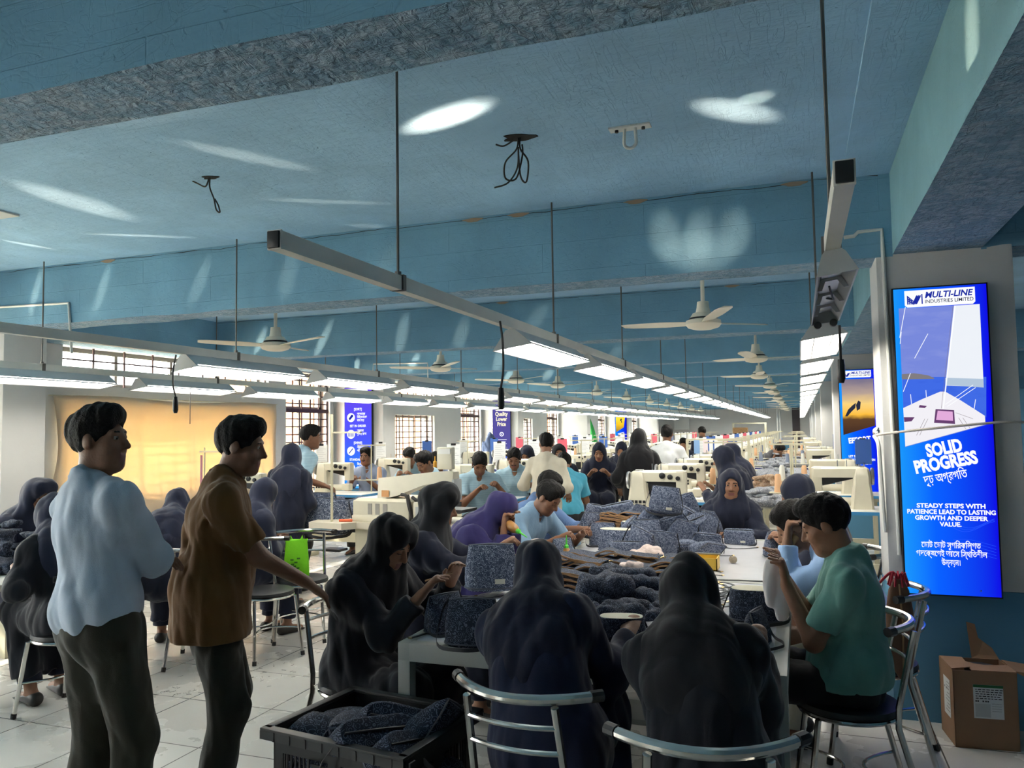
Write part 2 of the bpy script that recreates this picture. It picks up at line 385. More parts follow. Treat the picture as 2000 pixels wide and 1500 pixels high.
# ------------------------------------------------------------------ hanging light rails
M['tube_on'] = emit('lit_fluorescent_tube', (1, .95, .84), FIX_STRENGTH)
M['reflector'] = mat('white_lamp_reflector', srgb(226, 226, 222), .35)
M['housing'] = mat('grey_lamp_housing', srgb(206, 206, 206), .45)
M['rail'] = mat('grey_lighting_rail', srgb(214, 212, 204), .5, var=.05)
M['cable'] = mat('black_cable', (.02, .018, .018), .6)
def make_lamp(lit=True):
    """fixture along +y, origin at the middle of the top of its near end"""
    t = thing('strip_lamp', 'x', 'lamp')
    L = 1.26; b = MB(); tw, bw, h = (.035, .115, .10) if lit else (.036, .062, .075)
    # slightly flared housing: outer shell open below
    prof = [(-bw, -h), (-tw, -.012), (-tw*.7, 0), (tw*.7, 0), (tw, -.012), (bw, -h)]
    inn = [(bw-.006, -h), (tw-.004, -.02), (-tw+.004, -.02), (-bw+.006, -h)]
    ring = [(p[0], p[1]) for p in prof+inn]
    b.loft([[(x, 0, z) for x, z in ring], [(x, L, z) for x, z in ring]], caps=False)
    b.build('housing', 'housing', t, smooth=25)
    for y0 in (0, L-.004):
        e = MB(); e.prism([(x, y0, z) for x, z in prof], (0, .004, 0)); e.build('end_cap', 'grey_metal', t, smooth=0)
    if lit:
        d = MB(); d.box(-bw+.012, bw-.012, .02, L-.02, -h+.012, -h+.016); d.build('diffuser', 'tube_on', t, smooth=0)
        for x in (-.045, .045):
            MB().tube([(x, .02, -h+.004), (x, L-.02, -h+.004)], .0045, 6).build('rib', 'reflector', t)
    else:
        d = MB(); d.box(-.032, .032, .05, L-.05, -.03, -.02)
        d.build('gear_tray', 'dull_steel', t)
        for y in (.03, .33, .66, .98):
            r = MB(); r.prism([(-.052, y, -.07), (-.03, y, -.02), (.03, y, -.02), (.052, y, -.07), (.036, y, -.07), (.02, y, -.04), (-.02, y, -.04), (-.036, y, -.07)], (0, .01, 0)); r.build('cross_plate', 'dull_steel', t)
        for x in (-.034, .034):
            s = MB(); s.lathe([(.0, 0), (.017, 0), (.017, .03), (.0, .03)], (x, L-.03, -.082), 12, axis='y'); s.build('lamp_holder', 'black', t)
        MB().tube([(0, .5, -.03), (.01, .6, -.06), (.02, .72, -.05), (.0, .8, -.03)], .004, 6).build('loose_wire', 'cable', t)
    return t
lamp_lit = make_lamp(True); lamp_off = make_lamp(False)
ROWS = [('right row by the pillars', .115, 1.93, 2.62, 1.62, 25, 0), ('middle row above the worktable', -1.45, 1.95, 3.98, 1.62, 24, 0),
        ('second row from the windows', -3.91, .2, 4.26, 1.56, 24, 0), ('row nearest the windows', -5.86, .2, 4.2, 1.6, 24, 0)]
used = {'on': False}
for ri, (rn, x, ys, y0, sp, n, off) in enumerate(ROWS):
    rt = thing('light_rail', 'long grey rail carrying the %s of strip lamps' % rn, 'rail', (x, 0, 2.17), 0, 'light rails')
    b = MB(); b.box(-.022, .022, ys, 42.4, 0, .055, c=0); b.box(-.024, .024, ys-.004, ys+.004, -.002, .057, 0); b.build('bar', 'rail', rt, smooth=0)
    e = MB(); e.box(-.02, .02, ys-.012, ys, .002, .053, c=.003); e.build('end_plug', 'black' if ri != 0 else 'dark_metal', rt)
    rods = []
    for k in range(20):
        y = 2.72+2.08*k
        if y < ys or any(abs(y-(4.93+BAY*q+.15)) < .2 for q in range(12)): y += .35
        if y > 42: break
        r = MB(); r.tube([(0, y, .05), (0, y, ZC-2.17+.0)], .006, 6); r.tube([(0, y, .045), (0, y, .075)], .014, 6)
        r.box(-.03, .03, y-.012, y+.012, -.0, .06); r.build('hanger_rod', 'rod', rt)
    for k in range(n):
        y = y0+sp*k
        if y > 41: break
        lab = '%s lamp from the near end of the %s' % (ORD[k], rn)
        if ri == 0 and k == 0: o = lamp_off; o['label'] = 'unlit strip lamp with exposed gear at the near end of the right row'; o.location = (x, y, 2.166)
        elif not used['on']: o = lamp_lit; used['on'] = True; o['label'] = lab; o.location = (x, y, 2.166)
        else: o = dup(lamp_lit, (x, y, 2.166), None, lab)
        if ri == 0: o.rotation_euler = (0, -.14, 0)
        o['group'] = 'strip lamps of the '+rn
# ------------------------------------------------------------------ ceiling fans
M['fan'] = mat('cream_fan_enamel', srgb(226, 218, 200), .35)
def make_fan():
    t = thing('ceiling_fan', 'x', 'fan')
    z = ZC
    MB().lathe([(.0, z), (.07, z), (.07, z-.02), (.052, z-.06), (.04, z-.12), (.0, z-.12)]).build('canopy', 'fan', t)
    MB().tube([(0, 0, z-.1), (0, 0, z-.5)], .016, 10).build('down_rod', 'fan', t); z -= .08
    MB().lathe([(.0, z-.38), (.045, z-.38), (.05, z-.43), (.06, z-.47), (.0, z-.47)]).build('coupling', 'fan', t)
    MB().lathe([(.0, z-.46), (.08, z-.47), (.1, z-.5), (.105, z-.52), (.135, z-.53), (.14, z-.56), (.12, z-.585), (.07, z-.6), (0, z-.605)], n=28).build('motor', 'fan', t)
    MB().lathe([(.108, z-.508), (.112, z-.514), (.108, z-.52)], n=28).build('motor_band', 'dark_metal', t)
    for k in range(3):
        R = Matrix.Rotation(2*PI*k/3, 3, 'Z'); b = MB(); rings = []
        for s in np.linspace(0, 1, 9):
            x = .12+s*.56; w = .045+.03*min(1, s*3)-.012*s; tl = .10*(1-.4*s); zz = z-.545+.02*s
            if s > .97: w *= .7
            rings.append([R @ Vector(p) for p in ((x, -w, zz-tl*w*2), (x, -w*.3, zz-tl*w*.3+.006), (x, w, zz+tl*w*2), (x, w, zz+tl*w*2-.004), (x, -w, zz-tl*w*2-.004))])
        b.loft(rings); b.build('blade', 'fan', t)
    return t
fan0 = make_fan()
fk = 0
for cx, nm in ((-.57, 'right-hand fan line'), (-4.4, 'window-side fan line')):
    for k in range(11):
        cx = ((-.69, -.47, -.59, -.54, -.56) if nm[0] == 'r' else (-4.6, -4.37, -4.38, -4.2, -4.3))[min(k, 4)]
        y = (6.38, 9.95, 13.4, 16.8, 20.1, 23.5, 26.9, 30.2, 33.6, 36.9, 40.3)[k] if nm[0] == 'r' else (6.2, 9.35, 12.3, 14.1, 17.5, 20.8, 24.2, 27.6, 30.9, 34.3, 37.6)[k]
        o = fan0 if fk == 0 else dup(fan0)
        o.location = (cx, y, 0); o.rotation_euler = (0, 0, [.87, .35, .6, 1.1, .3, .9, .2, .5, 1.3, .8, .1][k]+(.9 if nm[0] == 'w' else 0))
        o['label'] = 'cream ceiling fan, %s from the camera in the %s' % (ORD[k], 'line towards the pillars' if nm[0] == 'r' else 'line towards the windows')
        o['group'] = 'ceiling fans'; fk += 1
# ------------------------------------------------------------------ ceiling hook, wires, conduits
t = thing('fan_hook', 'white steel plate with a rope-like hook bolted to ceiling', 'hook', at(1230, 248, z=ZC))
b = MB(); b.box(-.1, .1, -.03, .03, -.008, 0); b.build('plate', 'white_metal', t)
b = MB(); b.tube([(-.025, 0, -.005)]+[(-.03*math.cos(a), 0, -.075-.03*math.sin(a)) for a in np.linspace(0, PI, 9)]+[(.025, 0, -.005)], .008, 8); b.build('hook_loop', 'white_metal', t)
for sx in (-.065, .065):
    MB().lathe([(0, -.02), (.009, -.02), (.009, -.008), (0, -.008)], (sx, 0, 0), 6).build('bolt', 'dark_metal', t)
t.rotation_euler = (0, 0, .0)
M['hole'] = mat('dark_hole', (.01, .01, .01), .9)
def wires(px, py, lab, r, paths, rz=0):
    t = thing('ceiling_wires', lab, 'wires', at(px, py, z=ZC))
    b = MB(); pr = [(r*(1+.25*math.sin(3*a+1)+.15*math.sin(5*a))*math.cos(a)*1.3, r*(1+.2*math.sin(2*a))*math.sin(a)*.8) for a in np.linspace(0, 2*PI, 18)[:-1]]
    b.prism([(x, y, -.004) for x, y in pr], (0, 0, .004)); b.build('rough_hole', 'hole', t, smooth=0)
    for i, p in enumerate(paths): MB().tube(p, .0045, 6).build('wire', 'cable', t)
    return t
def spl(pts, n=6):
    P = [Vector(p) for p in pts]; out = []
    for i in range(len(P)-1):
        p0, p1, p2, p3 = P[max(0, i-1)], P[i], P[i+1], P[min(len(P)-1, i+2)]
        for k in range(n):
            t = k/n; out.append(.5*((2*p1)+(-p0+p2)*t+(2*p0-5*p1+4*p2-p3)*t*t+(-p0+3*p1-3*p2+p3)*t**3))
    return out+[P[-1]]
wires(1012, 268, 'bundle of dark wires looped from a ceiling hole over the middle rail', .06,
      [spl([(0, 0, 0), (-.01, 0, -.06), (-.07, 0, -.12), (-.07, 0, -.2), (-.02, .02, -.2), (.02, 0, -.1), (.02, 0, -.04)]),
       spl([(.01, 0, 0), (.01, 0, -.06), (.05, 0, -.13), (.04, 0, -.23), (.01, 0, -.2), (.0, 0, -.08)]),
       spl([(0, 0, -.05), (-.01, .01, -.15), (-.06, .01, -.22), (-.13, 0, -.24)]),
       spl([(-.02, 0, -.01), (-.08, .01, -.03), (-.12, 0, -.02)])])
wires(410, 346, 'thin twisted wire with a loop hanging from the ceiling near the windows', .035,
      [spl([(0, 0, 0), (.0, 0, -.06), (.03, 0, -.13), (.045, 0, -.19), (.07, 0, -.21), (.06, 0, -.17), (.035, 0, -.13)]),
       spl([(-.005, 0, 0), (-.03, 0, -.05), (-.1, .02, -.02), (-.14, .02, .0)])])
# flat ceiling light at the picture's far left
t = tag(MB().box(-.3, .3, -.12, .12, -.012, 0, c=.003).build('ceiling_panel', 'white_metal'), 'flat white panel fixed to the ceiling near the windows', 'panel'); t.location = at(-60, 420, z=ZC)
# white conduits
M['pvc'] = mat('white_pvc_conduit', srgb(206, 206, 200), .4)
def conduit(pts, lab, r=.011):
    b = MB(); b.tube(pts, r, 8); return tag(b.build('conduit', 'pvc'), lab, 'conduit')
Y2 = 4.93-.012
conduit([at(1648, 464, Y=Y2), at(1668, 461, Y=Y2), at(1676, 453, Y=Y2), at(1722, 448, Y=Y2), at(1724, 486, Y=Y2), (at(1724, 486, Y=Y2).x+.02, Y2, .9)], 'white conduit stepping down the front of the large pillar')
conduit([(-6.6, Y2, at(0, 600, Y=Y2).z+.01), at(0, 600, Y=Y2), at(134, 592, Y=Y2), at(140, 690, Y=Y2)], 'white conduit bent down across the beam by the windows')
conduit([at(728, 740, Y=11.62), at(729, 711, Y=11.62), at(835, 709, Y=11.62), at(836, 745, Y=11.62)], 'white conduit frame on the beam near the purple banner')
# pendant switches and cables
def pendant(x, y, ztop, zend, lab, kind='plug', bow=0.0):
    t = thing('pendant_switch', lab, 'switch', (x, y, 0))
    MB().tube(spl([(0, 0, ztop), (bow, 0, ztop*.7+zend*.3), (bow*1.2, 0, ztop*.3+zend*.7), (0, 0, zend)]), .006 if kind != 'thin' else .004, 6).build('cable', 'cable', t)
    if kind == 'plug': MB().lathe([(0, zend), (.014, zend), (.018, zend-.03), (.018, zend-.09), (.011, zend-.11), (0, zend-.11)], n=10).build('switch_body', 'dark_metal', t)
    return t
pendant(.19, 3.98, 2.09, 1.93, 'black pendant switch below the right lamp row by the pillar')
p = at(977, 660, X=-1.42); pendant(-1.42, p.y, 2.18, at(985, 765, Y=p.y).z+.02, 'thick black cable with connector under the middle rail', 'plug', .012)
pendant(-3.91, 4.2, 2.16, at(322, 790, Y=4.2).z+.05, 'black cable with socket below the second row from windows', 'plug', -.02)
p = at(371, 830, X=-5.86); pendant(-5.86, p.y, 2.08, at(371, 828, Y=p.y).z, 'thin dark pull cord in front of the beige curtain', 'thin')
# ------------------------------------------------------------------ people: smooth distance-field bodies meshed into one continuous skin
V3 = lambda *a: np.array(a, float)
def nrm(v): v = np.asarray(v, float); return v/max(1e-9, np.linalg.norm(v))
def surfnets(D, lo, h):
    ins = D < 0
    c = [D[i:D.shape[0]-1+i, j:D.shape[1]-1+j, k:D.shape[2]-1+k] for i in (0, 1) for j in (0, 1) for k in (0, 1)]
    s = sum((x < 0).astype(np.int8) for x in c); act = (s > 0) & (s < 8)
    I = np.argwhere(act); 
    if len(I) == 0: return np.zeros((0, 3)), np.zeros((0, 4), int)
    val = np.stack([x[act] for x in c], 1)
    offs = np.array([(i, j, k) for i in (0, 1) for j in (0, 1) for k in (0, 1)], float)
    acc = np.zeros((len(I), 3)); cnt = np.zeros(len(I))
    for a in range(8):
        for b in range(a+1, 8):
            if np.abs(offs[a]-offs[b]).sum() != 1: continue
            x, y = val[:, a], val[:, b]; m = (x < 0) != (y < 0)
            t = x[m]/(x[m]-y[m]); acc[m] += offs[a]+(offs[b]-offs[a])*t[:, None]; cnt[m] += 1
    P = (I+acc/cnt[:, None])*h+lo
    idx = -np.ones(act.shape, np.int64); idx[act] = np.arange(len(I)); Q = []
    for ax in range(3):
        u, w = [(1, 2), (2, 0), (0, 1)][ax]
        A = np.moveaxis(ins, ax, 0); ch = np.moveaxis(A[1:] != A[:-1], 0, ax)
        E = np.argwhere(ch); E = E[(E[:, u] > 0) & (E[:, w] > 0) & (E[:, u] < act.shape[u]) & (E[:, w] < act.shape[w])]
        if len(E) == 0: continue
        def ce(du, dw):
            q = E.copy(); q[:, u] -= du; q[:, w] -= dw; return idx[q[:, 0], q[:, 1], q[:, 2]]
        q = np.stack([ce(1, 1), ce(0, 1), ce(0, 0), ce(1, 0)], 1)
        fl = ~ins[E[:, 0], E[:, 1], E[:, 2]]; q[fl] = q[fl][:, ::-1]; Q.append(q[(q >= 0).all(1)])
    return P, np.concatenate(Q)
class Field:
    """list of smooth-blended solids"""
    def __init__(s): s.p = []
    def cap(s, a, b, ra, rb=None, k=.03, sq=None, cut=None, sub=False):
        a, b = np.asarray(a, float), np.asarray(b, float); rb = ra if rb is None else rb
        s.p.append(('c', a, b, ra, rb, k, sq, cut, sub)); return s
    def ell(s, c, r, R=None, k=.03, cut=None, sub=False):
        s.p.append(('e', np.asarray(c, float), np.asarray(r, float), np.eye(3) if R is None else np.asarray(R, float), k, cut, sub)); return s
    def bounds(s):
        lo, hi = V3(9, 9, 9), V3(-9, -9, -9)
        for q in s.p:
            if q[-1]: continue
            if q[0] == 'c': l = np.minimum(q[1]-q[3], q[2]-q[4]); u = np.maximum(q[1]+q[3], q[2]+q[4])
            else: e = np.abs(q[3]).T @ q[2]; l, u = q[1]-e, q[1]+e
            lo, hi = np.minimum(lo, l), np.maximum(hi, u)
        return lo, hi
    def mesh(s, h, fold=0, fseed=0, zcut=None, fscale=1.0, cuts=()):
        lo, hi = s.bounds(); pad = .03+fold*1.5+2*h; lo, hi = lo-pad, hi+pad
        n = np.ceil((hi-lo)/h).astype(int)+1; D = np.full(n, .2, np.float32)
        ax = [lo[i]+h*np.arange(n[i]) for i in range(3)]
        for q in s.p:
            k = q[-3] if q[0] == 'e' else q[5]; sub = q[-1]; cut = q[-2]
            if q[0] == 'c': l = np.minimum(q[1]-q[3], q[2]-q[4]); u = np.maximum(q[1]+q[3], q[2]+q[4])
            else: e = np.abs(q[3]).T @ q[2]; l, u = q[1]-e, q[1]+e
            m = k+2.5*h+fold*1.6+.004
            i0 = np.clip(np.floor((l-m-lo)/h).astype(int), 0, n); i1 = np.clip(np.ceil((u+m-lo)/h).astype(int)+1, 0, n)
            if (i1 <= i0).any(): continue
            sl = tuple(slice(i0[i], i1[i]) for i in range(3))
            X = ax[0][sl[0]].astype(np.float32)[:, None, None]; Y = ax[1][sl[1]].astype(np.float32)[None, :, None]; Z = ax[2][sl[2]].astype(np.float32)[None, None, :]
            if q[0] == 'c':
                a, b = q[1], q[2]; ab = b-a; L2 = max(1e-9, ab @ ab)
                px, py, pz = X-a[0], Y-a[1], Z-a[2]
                if q[6] is not None:
                    nx, f = nrm(q[6][0]), q[6][1]; ex = (px*nx[0]+py*nx[1]+pz*nx[2])*(1/f-1); px, py, pz = px+nx[0]*ex, py+nx[1]*ex, pz+nx[2]*ex
                t = np.clip((px*ab[0]+py*ab[1]+pz*ab[2])/L2, 0, 1)
                d = np.sqrt((px-t*ab[0])**2+(py-t*ab[1])**2+(pz-t*ab[2])**2)-(q[3]+(q[4]-q[3])*t)
                if q[6] is not None and q[6][1] < 1: d = d*q[6][1]
            else:
                c, r, R = q[1], q[2], q[3]; px, py, pz = X-c[0], Y-c[1], Z-c[2]
                lx, ly, lz = [(R[i, 0]*px+R[i, 1]*py+R[i, 2]*pz) for i in range(3)]
                k0 = np.sqrt((lx/r[0])**2+(ly/r[1])**2+(lz/r[2])**2); k1 = np.sqrt((lx/r[0]**2)**2+(ly/r[1]**2)**2+(lz/r[2]**2)**2)
                d = k0*(k0-1)/np.maximum(k1, 1e-6)
            if cut is not None:
                for (cp, cn) in (cut if isinstance(cut, list) else [cut]):
                    cn = nrm(cn); d = np.maximum(d, (X-cp[0])*cn[0]+(Y-cp[1])*cn[1]+(Z-cp[2])*cn[2])
            g = D[sl]
            if sub:
                hh = np.maximum(k-np.abs(g+d), 0)/k; D[sl] = np.maximum(g, -d)+hh*hh*k*.25
            else:
                hh = np.maximum(k-np.abs(g-d), 0)/k; D[sl] = np.minimum(g, d)-hh*hh*k*.25
        if fold:
            rs = np.random.default_rng(fseed); X, Y, Z = ax[0].astype(np.float32)[:, None, None], ax[1].astype(np.float32)[None, :, None], ax[2].astype(np.float32)[None, None, :]
            tot = 0
            for i in range(7):
                th = rs.uniform(0, PI); kk = (22+11*i)*rs.uniform(.8, 1.2)*fscale; kz = rs.uniform(-12, 12)*fscale
                w = 1.6*np.sin(rs.uniform(6, 16)*Z+rs.uniform(4, 14)*(X*math.cos(th+1.3)+Y*math.sin(th+1.3))+rs.uniform(0, 6))
                tot = tot+(1-2*np.abs(np.sin(.5*(kk*(X*math.cos(th)+Y*math.sin(th))+kz*Z+w+rs.uniform(0, 6)))))*(1.5-.13*i)
            near = np.abs(D) < .1
            D = np.where(near, D+(fold*.31)*(tot-1.0), D).astype(np.float32)
        for (cp, cn) in cuts:
            cn = nrm(cn); D = np.maximum(D, ((ax[0]-cp[0])*cn[0])[:, None, None]+((ax[1]-cp[1])*cn[1])[None, :, None]+((ax[2]-cp[2])*cn[2])[None, None, :]).astype(np.float32)
        D[0], D[-1], D[:, 0], D[:, -1], D[:, :, 0], D[:, :, -1] = .1, .1, .1, .1, .1, .1
        return surfnets(D, lo, h)
def np_obj(name, P, Q, mats, parent, mi=None):
    me = bpy.data.meshes.new(name); n, k = len(P), len(Q)
    me.vertices.add(n); me.vertices.foreach_set('co', P.astype(np.float32).ravel())
    me.loops.add(4*k); me.loops.foreach_set('vertex_index', Q.astype(np.int32).ravel())
    me.polygons.add(k); me.polygons.foreach_set('loop_start', np.arange(0, 4*k, 4, dtype=np.int32))
    me.polygons.foreach_set('loop_total', np.full(k, 4, np.int32))
    me.update(calc_edges=True)
    for m in (mats if isinstance(mats, (list, tuple)) else [mats]): me.materials.append(M[m] if isinstance(m, str) else m)
    if mi is not None: me.polygons.foreach_set('material_index', mi.astype(np.int32))
    me.shade_smooth()
    o = bpy.data.objects.new(name, me); COL.objects.link(o); o.parent = parent; return o
def ik(S, T, a, b, hint):
    d = T-S; L = np.linalg.norm(d); 
    if L > (a+b)*.985: T = S+d/L*(a+b)*.985; d = T-S; L = np.linalg.norm(d)
    L = max(L, abs(a-b)+.02); u = d/np.linalg.norm(d); x = (a*a-b*b+L*L)/(2*L); hgt = math.sqrt(max(0, a*a-x*x))
    hn = np.asarray(hint, float); hn = hn-u*(hn @ u); hn = nrm(hn); return S+u*x+hn*hgt, T
def rotm(ax, a): return np.array(Matrix.Rotation(a, 3, ax))
M['hair'] = mat('black_hair', (.005, .004, .004), .6, bump=.5, bscale=160, spec=.2)
M['lips'] = mat('lips', (.20, .07, .06), .5)
M['sclera'] = mat('eye_white', (.30, .27, .24), .4)
M['iris'] = mat('dark_iris', (.015, .01, .008), .2)
M['shoe'] = mat('dark_shoe', (.02, .018, .016), .5)
M['sole'] = mat('pale_sandal', srgb(150, 140, 125), .6)
SKIN = {}
def skin(tone):
    if tone not in SKIN:
        c = {'a': (.27, .13, .075), 'b': (.20, .092, .052), 'c': (.34, .18, .11)}[tone]
        SKIN[tone] = mat('skin_'+{'a': 'medium', 'b': 'deep', 'c': 'light'}[tone], c, .5, bump=.12, bscale=90, var=.1, vscale=12, spec=.4)
    return SKIN[tone]
CL = {}
def cloth(name, col, rough=.85, sheen=.15, stripes=None):
    if name not in CL:
        m = mat(name, col, rough, bump=.1, bscale=300, var=.12, vscale=5, sheen=sheen, spec=.25)
        nt = m.node_tree; L_ = nt.links; bn = [n for n in nt.nodes if n.type == 'BUMP'][0]; tc_ = [n for n in nt.nodes if n.type == 'TEX_COORD'][0]
        mp_ = nt.nodes.new('ShaderNodeMapping'); mp_.inputs['Scale'].default_value = (1.1, 1.1, .6); L_.new(tc_.outputs['Object'], mp_.inputs[0])
        n3 = nt.nodes.new('ShaderNodeTexNoise'); n3.inputs['Scale'].default_value = 7; n3.inputs['Detail'].default_value = 1.5; n3.inputs['Distortion'].default_value = .5; L_.new(mp_.outputs[0], n3.inputs['Vector'])
        b3 = nt.nodes.new('ShaderNodeBump'); b3.inputs['Strength'].default_value = .4; b3.inputs['Distance'].default_value = .05; L_.new(n3.outputs[0], b3.inputs['Height']); L_.new(b3.outputs[0], bn.inputs['Normal'])
        if stripes:
            nt = m.node_tree; p = nt.nodes['Principled BSDF']; src = p.inputs['Base Color'].links[0].from_socket
            tc = nt.nodes.new('ShaderNodeTexCoord'); wv = nt.nodes.new('ShaderNodeTexWave'); wv.inputs['Scale'].default_value = stripes[1]; wv.bands_direction = 'Z' if len(stripes) > 2 else 'X'
            nt.links.new(tc.outputs['Object'], wv.inputs['Vector']); r = nt.nodes.new('ShaderNodeValToRGB'); r.color_ramp.elements[0].position = .72; r.color_ramp.elements[1].position = .82
            nt.links.new(wv.outputs['Fac'], r.inputs[0]); mx = nt.nodes.new('ShaderNodeMixRGB'); nt.links.new(r.outputs[0], mx.inputs[0]); nt.links.new(src, mx.inputs[1]); mx.inputs[2].default_value = (*stripes[0], 1)
            nt.links.new(mx.outputs[0], p.inputs['Base Color'])
        CL[name] = m
    return CL[name]
NAVY = lambda: cloth('navy_uniform_cloth', (.010, .013, .030))
NAVY2 = lambda: cloth('faded_navy_cloth', (.018, .022, .046))
BLACKC = lambda: cloth('black_cloth', (.007, .007, .010))
PURPLE = lambda: cloth('violet_blue_cloth', (.032, .026, .115))
LBLUE = lambda: cloth('light_blue_shirt_cloth', srgb(140, 172, 198), stripes=(srgb(120, 150, 180), 60))
POLO = lambda: cloth('pale_blue_knit', srgb(158, 186, 200), stripes=(srgb(120, 152, 172), 26, 'Z'))

def person(label, loc, rz, sit=True, seat=.46, s=1.0, lean=8, hunch=14, hp=20, hy=0, htilt=0, rh=None, lh=None, rel=(.5, -.5, -.6), lel=(-.5, -.5, -.6),
           sex='m', top=None, bottom=None, sleeve='short', hem=.0, h=.008, tone='a', hair='short', beard=False, tache=False, scarf=None, feet=None, knees=None,
           curl=(.9, .9), fold=.006, seed=1, palm=None, pelvis=None, twist=0, bare=False, group='workers', shoes='shoe', collar=None, bag=False, hooddepth=0, yaw_t=0, cape=1.0, belly=0, roll=0, rhw=None, lhw=None):
    root = thing('person', label, 'person', loc, rz, group)
    fem = sex == 'f'
    def w2l(p): return None if p is None else list((Matrix.Rotation(-rz, 3, 'Z') @ (Vector(p)-Vector(loc)))/s)
    rh = w2l(rhw) or rh; lh = w2l(lhw) or lh
    Z = lambda v: np.asarray(v, float)*s
    # ---- skeleton (person faces +y, right hand is +x)
    pz = (seat+.085)/s if sit else .93
    pel = V3(0, 0, pz) if pelvis is None else V3(*pelvis)
    def fr(a, tw): return rotm('Z', math.radians(tw)) @ rotm('Y', math.radians(roll)) @ rotm('X', -math.radians(a))
    R1 = fr(lean, twist*.5); R2 = fr(lean+hunch, twist)
    chest = pel+R1 @ V3(0, 0, .29); neck = chest+R2 @ V3(0, -.012, .225)
    sw = .152 if fem else .178
    shR = chest+R2 @ V3(sw, 0, .146); shL = chest+R2 @ V3(-sw, 0, .146)
    Rh = rotm('Z', math.radians(twist+hy)) @ rotm('Y', math.radians(htilt)) @ rotm('X', -math.radians(hp))
    skull = neck+fr(lean+hunch*1.3, twist) @ V3(0, .01, .075); hc = skull+Rh @ V3(0, .018, .085)
    HD = lambda x, y, z: hc+Rh @ V3(x, y, z)
    if sit:
        kn = knees or ((.115, .42, .02), (-.115, .42, .02)); knR, knL = [V3(k[0], k[1], pel[2]+k[2]-.02) for k in kn]
        ft = feet or ((.12, .40), (-.12, .40)); anR, anL = [V3(f[0], f[1], (f[2] if len(f) > 2 else .085)) for f in ft]
    else:
        ft = feet or ((.09, .0), (-.09, .02)); anR, anL = [V3(f[0], f[1], .085) for f in ft]
        knR, _ = ik(pel+V3(.085, 0, -.03), anR, .414, .414, (0, 1, 0)); knL, _ = ik(pel+V3(-.085, 0, -.03), anL, .414, .414, (0, 1, 0))
    hpR, hpL = pel+V3(.085, 0, -.02), pel+V3(-.085, 0, -.02)
    rt = V3(.24, .02, pel[2]-.02) if rh is None else V3(*rh); lt = V3(-.24, .02, pel[2]-.02) if lh is None else V3(*lh)
    elR, wrR = ik(shR, rt, .285, .25, rel); elL, wrL = ik(shL, lt, .285, .25, lel)
    fwd = R2 @ V3(0, 1, 0)
    # ---- body
    B = Field(); k = .04
    B.ell(pel+V3(0, -.005, .02), (.158 if not fem else .165, .115, .125), R1.T, k=.05)
    B.ell(pel+R1 @ V3(0, .005+belly, .16), (.138, .1+belly, .13), R1.T, k=.06)
    B.ell(chest+R2 @ V3(0, .0, .05), (.158 if not fem else .142, .108, .16), R2.T, k=.06)
    B.cap(shL, shR, .05, .05, k=.05); B.cap(neck, shR, .045, .045, k=.05); B.cap(neck, shL, .045, .045, k=.05)
    B.cap(neck+R2 @ V3(0, 0, -.03), skull+Rh @ V3(0, .0, .04), .054 if not fem else .047, .052 if not fem else .045, k=.03)
    for S, E, W in ((shR, elR, wrR), (shL, elL, wrL)):
        f = .9 if fem else 1
        B.cap(S, E, .052*f, .041*f, k=.03); B.cap(E, W, .042*f, .027*f, k=.02)
    for H, K, A in ((hpR, knR, anR), (hpL, knL, anL)):
        B.cap(H, K, .085, .057, k=.04); B.cap(K, A, .056, .036, k=.03)
        sd = K-H; sd[2] = 0; fd = nrm(sd) if sit and np.linalg.norm(sd) > .1 else V3(0, 1, 0)
        B.cap(A+V3(0, 0, -.035)-fd*.04, A+V3(0, 0, -.055)+fd*.13, .036, .026, k=.03)
    # head
    B.ell(HD(0, -.014, .036), (.074, .094, .088), Rh.T, k=.02)
    B.ell(HD(0, .026, -.034), (.057, .066, .082), Rh.T, k=.035)
    B.cap(HD(0, .066, -.094), HD(0, .07, -.096), .021, .021, k=.03)
    B.cap(HD(-.03, .05, -.082), HD(.03, .05, -.082), .022, .022, k=.04)
    B.cap(HD(-.038, .077, .03), HD(.038, .077, .03), .011, .011, k=.02)
    B.cap(HD(-.045, .058, -.018), HD(-.03, .07, -.03), .02, .016, k=.03); B.cap(HD(.045, .058, -.018), HD(.03, .07, -.03), .02, .016, k=.03)
    for sx in (-1, 1):
        B.ell(HD(.031*sx, .098, .012), (.018, .016, .012), Rh.T, k=.012, sub=True)
    B.cap(HD(0, .088, .02), HD(0, .112, -.024), .008, .012, k=.012); B.cap(HD(-.013, .097, -.03), HD(.013, .097, -.03), .0085, .0085, k=.008)
    for sx in (-1, 1):
        B.ell(HD(.031*sx, .079, .011), (.0135,)*3, k=.002)
        if h < .011:
            B.ell(HD(.076*sx, -.004, .0), (.010, .024, .033), (Rh @ rotm('Z', -.35*sx)).T, k=.008)
    B.cap(HD(-.016, .088, -.058), HD(.016, .088, -.058), .0075, .0075, k=.006); B.cap(HD(-.014, .086, -.071), HD(.014, .086, -.071), .0085, .0085, k=.006)
    # hands
    for sd, E, W, cu in ((1, elR, wrR, curl[0]), (-1, elL, wrL, curl[1])):
        d = nrm(W-E)
        if palm is not None and palm[0 if sd > 0 else 1] is not None: d = nrm(d*.5+nrm(palm[0 if sd > 0 else 1]))
        across = nrm(np.cross(d, V3(0, 0, 1)) if abs(d[2]) < .85 else V3(1, 0, 0)); pn = nrm(np.cross(across, d))
        if pn[2] > 0: pn = -pn                      # palm faces down / inwards
        across = np.cross(d, pn); across = across if across[0]*(-sd) > 0 or abs(across[0]) < .2 else across   # towards thumb side (inner)
        inn = V3(-sd, .2, .3); across = across if across @ inn > 0 else -across
        kn0 = W+d*.088
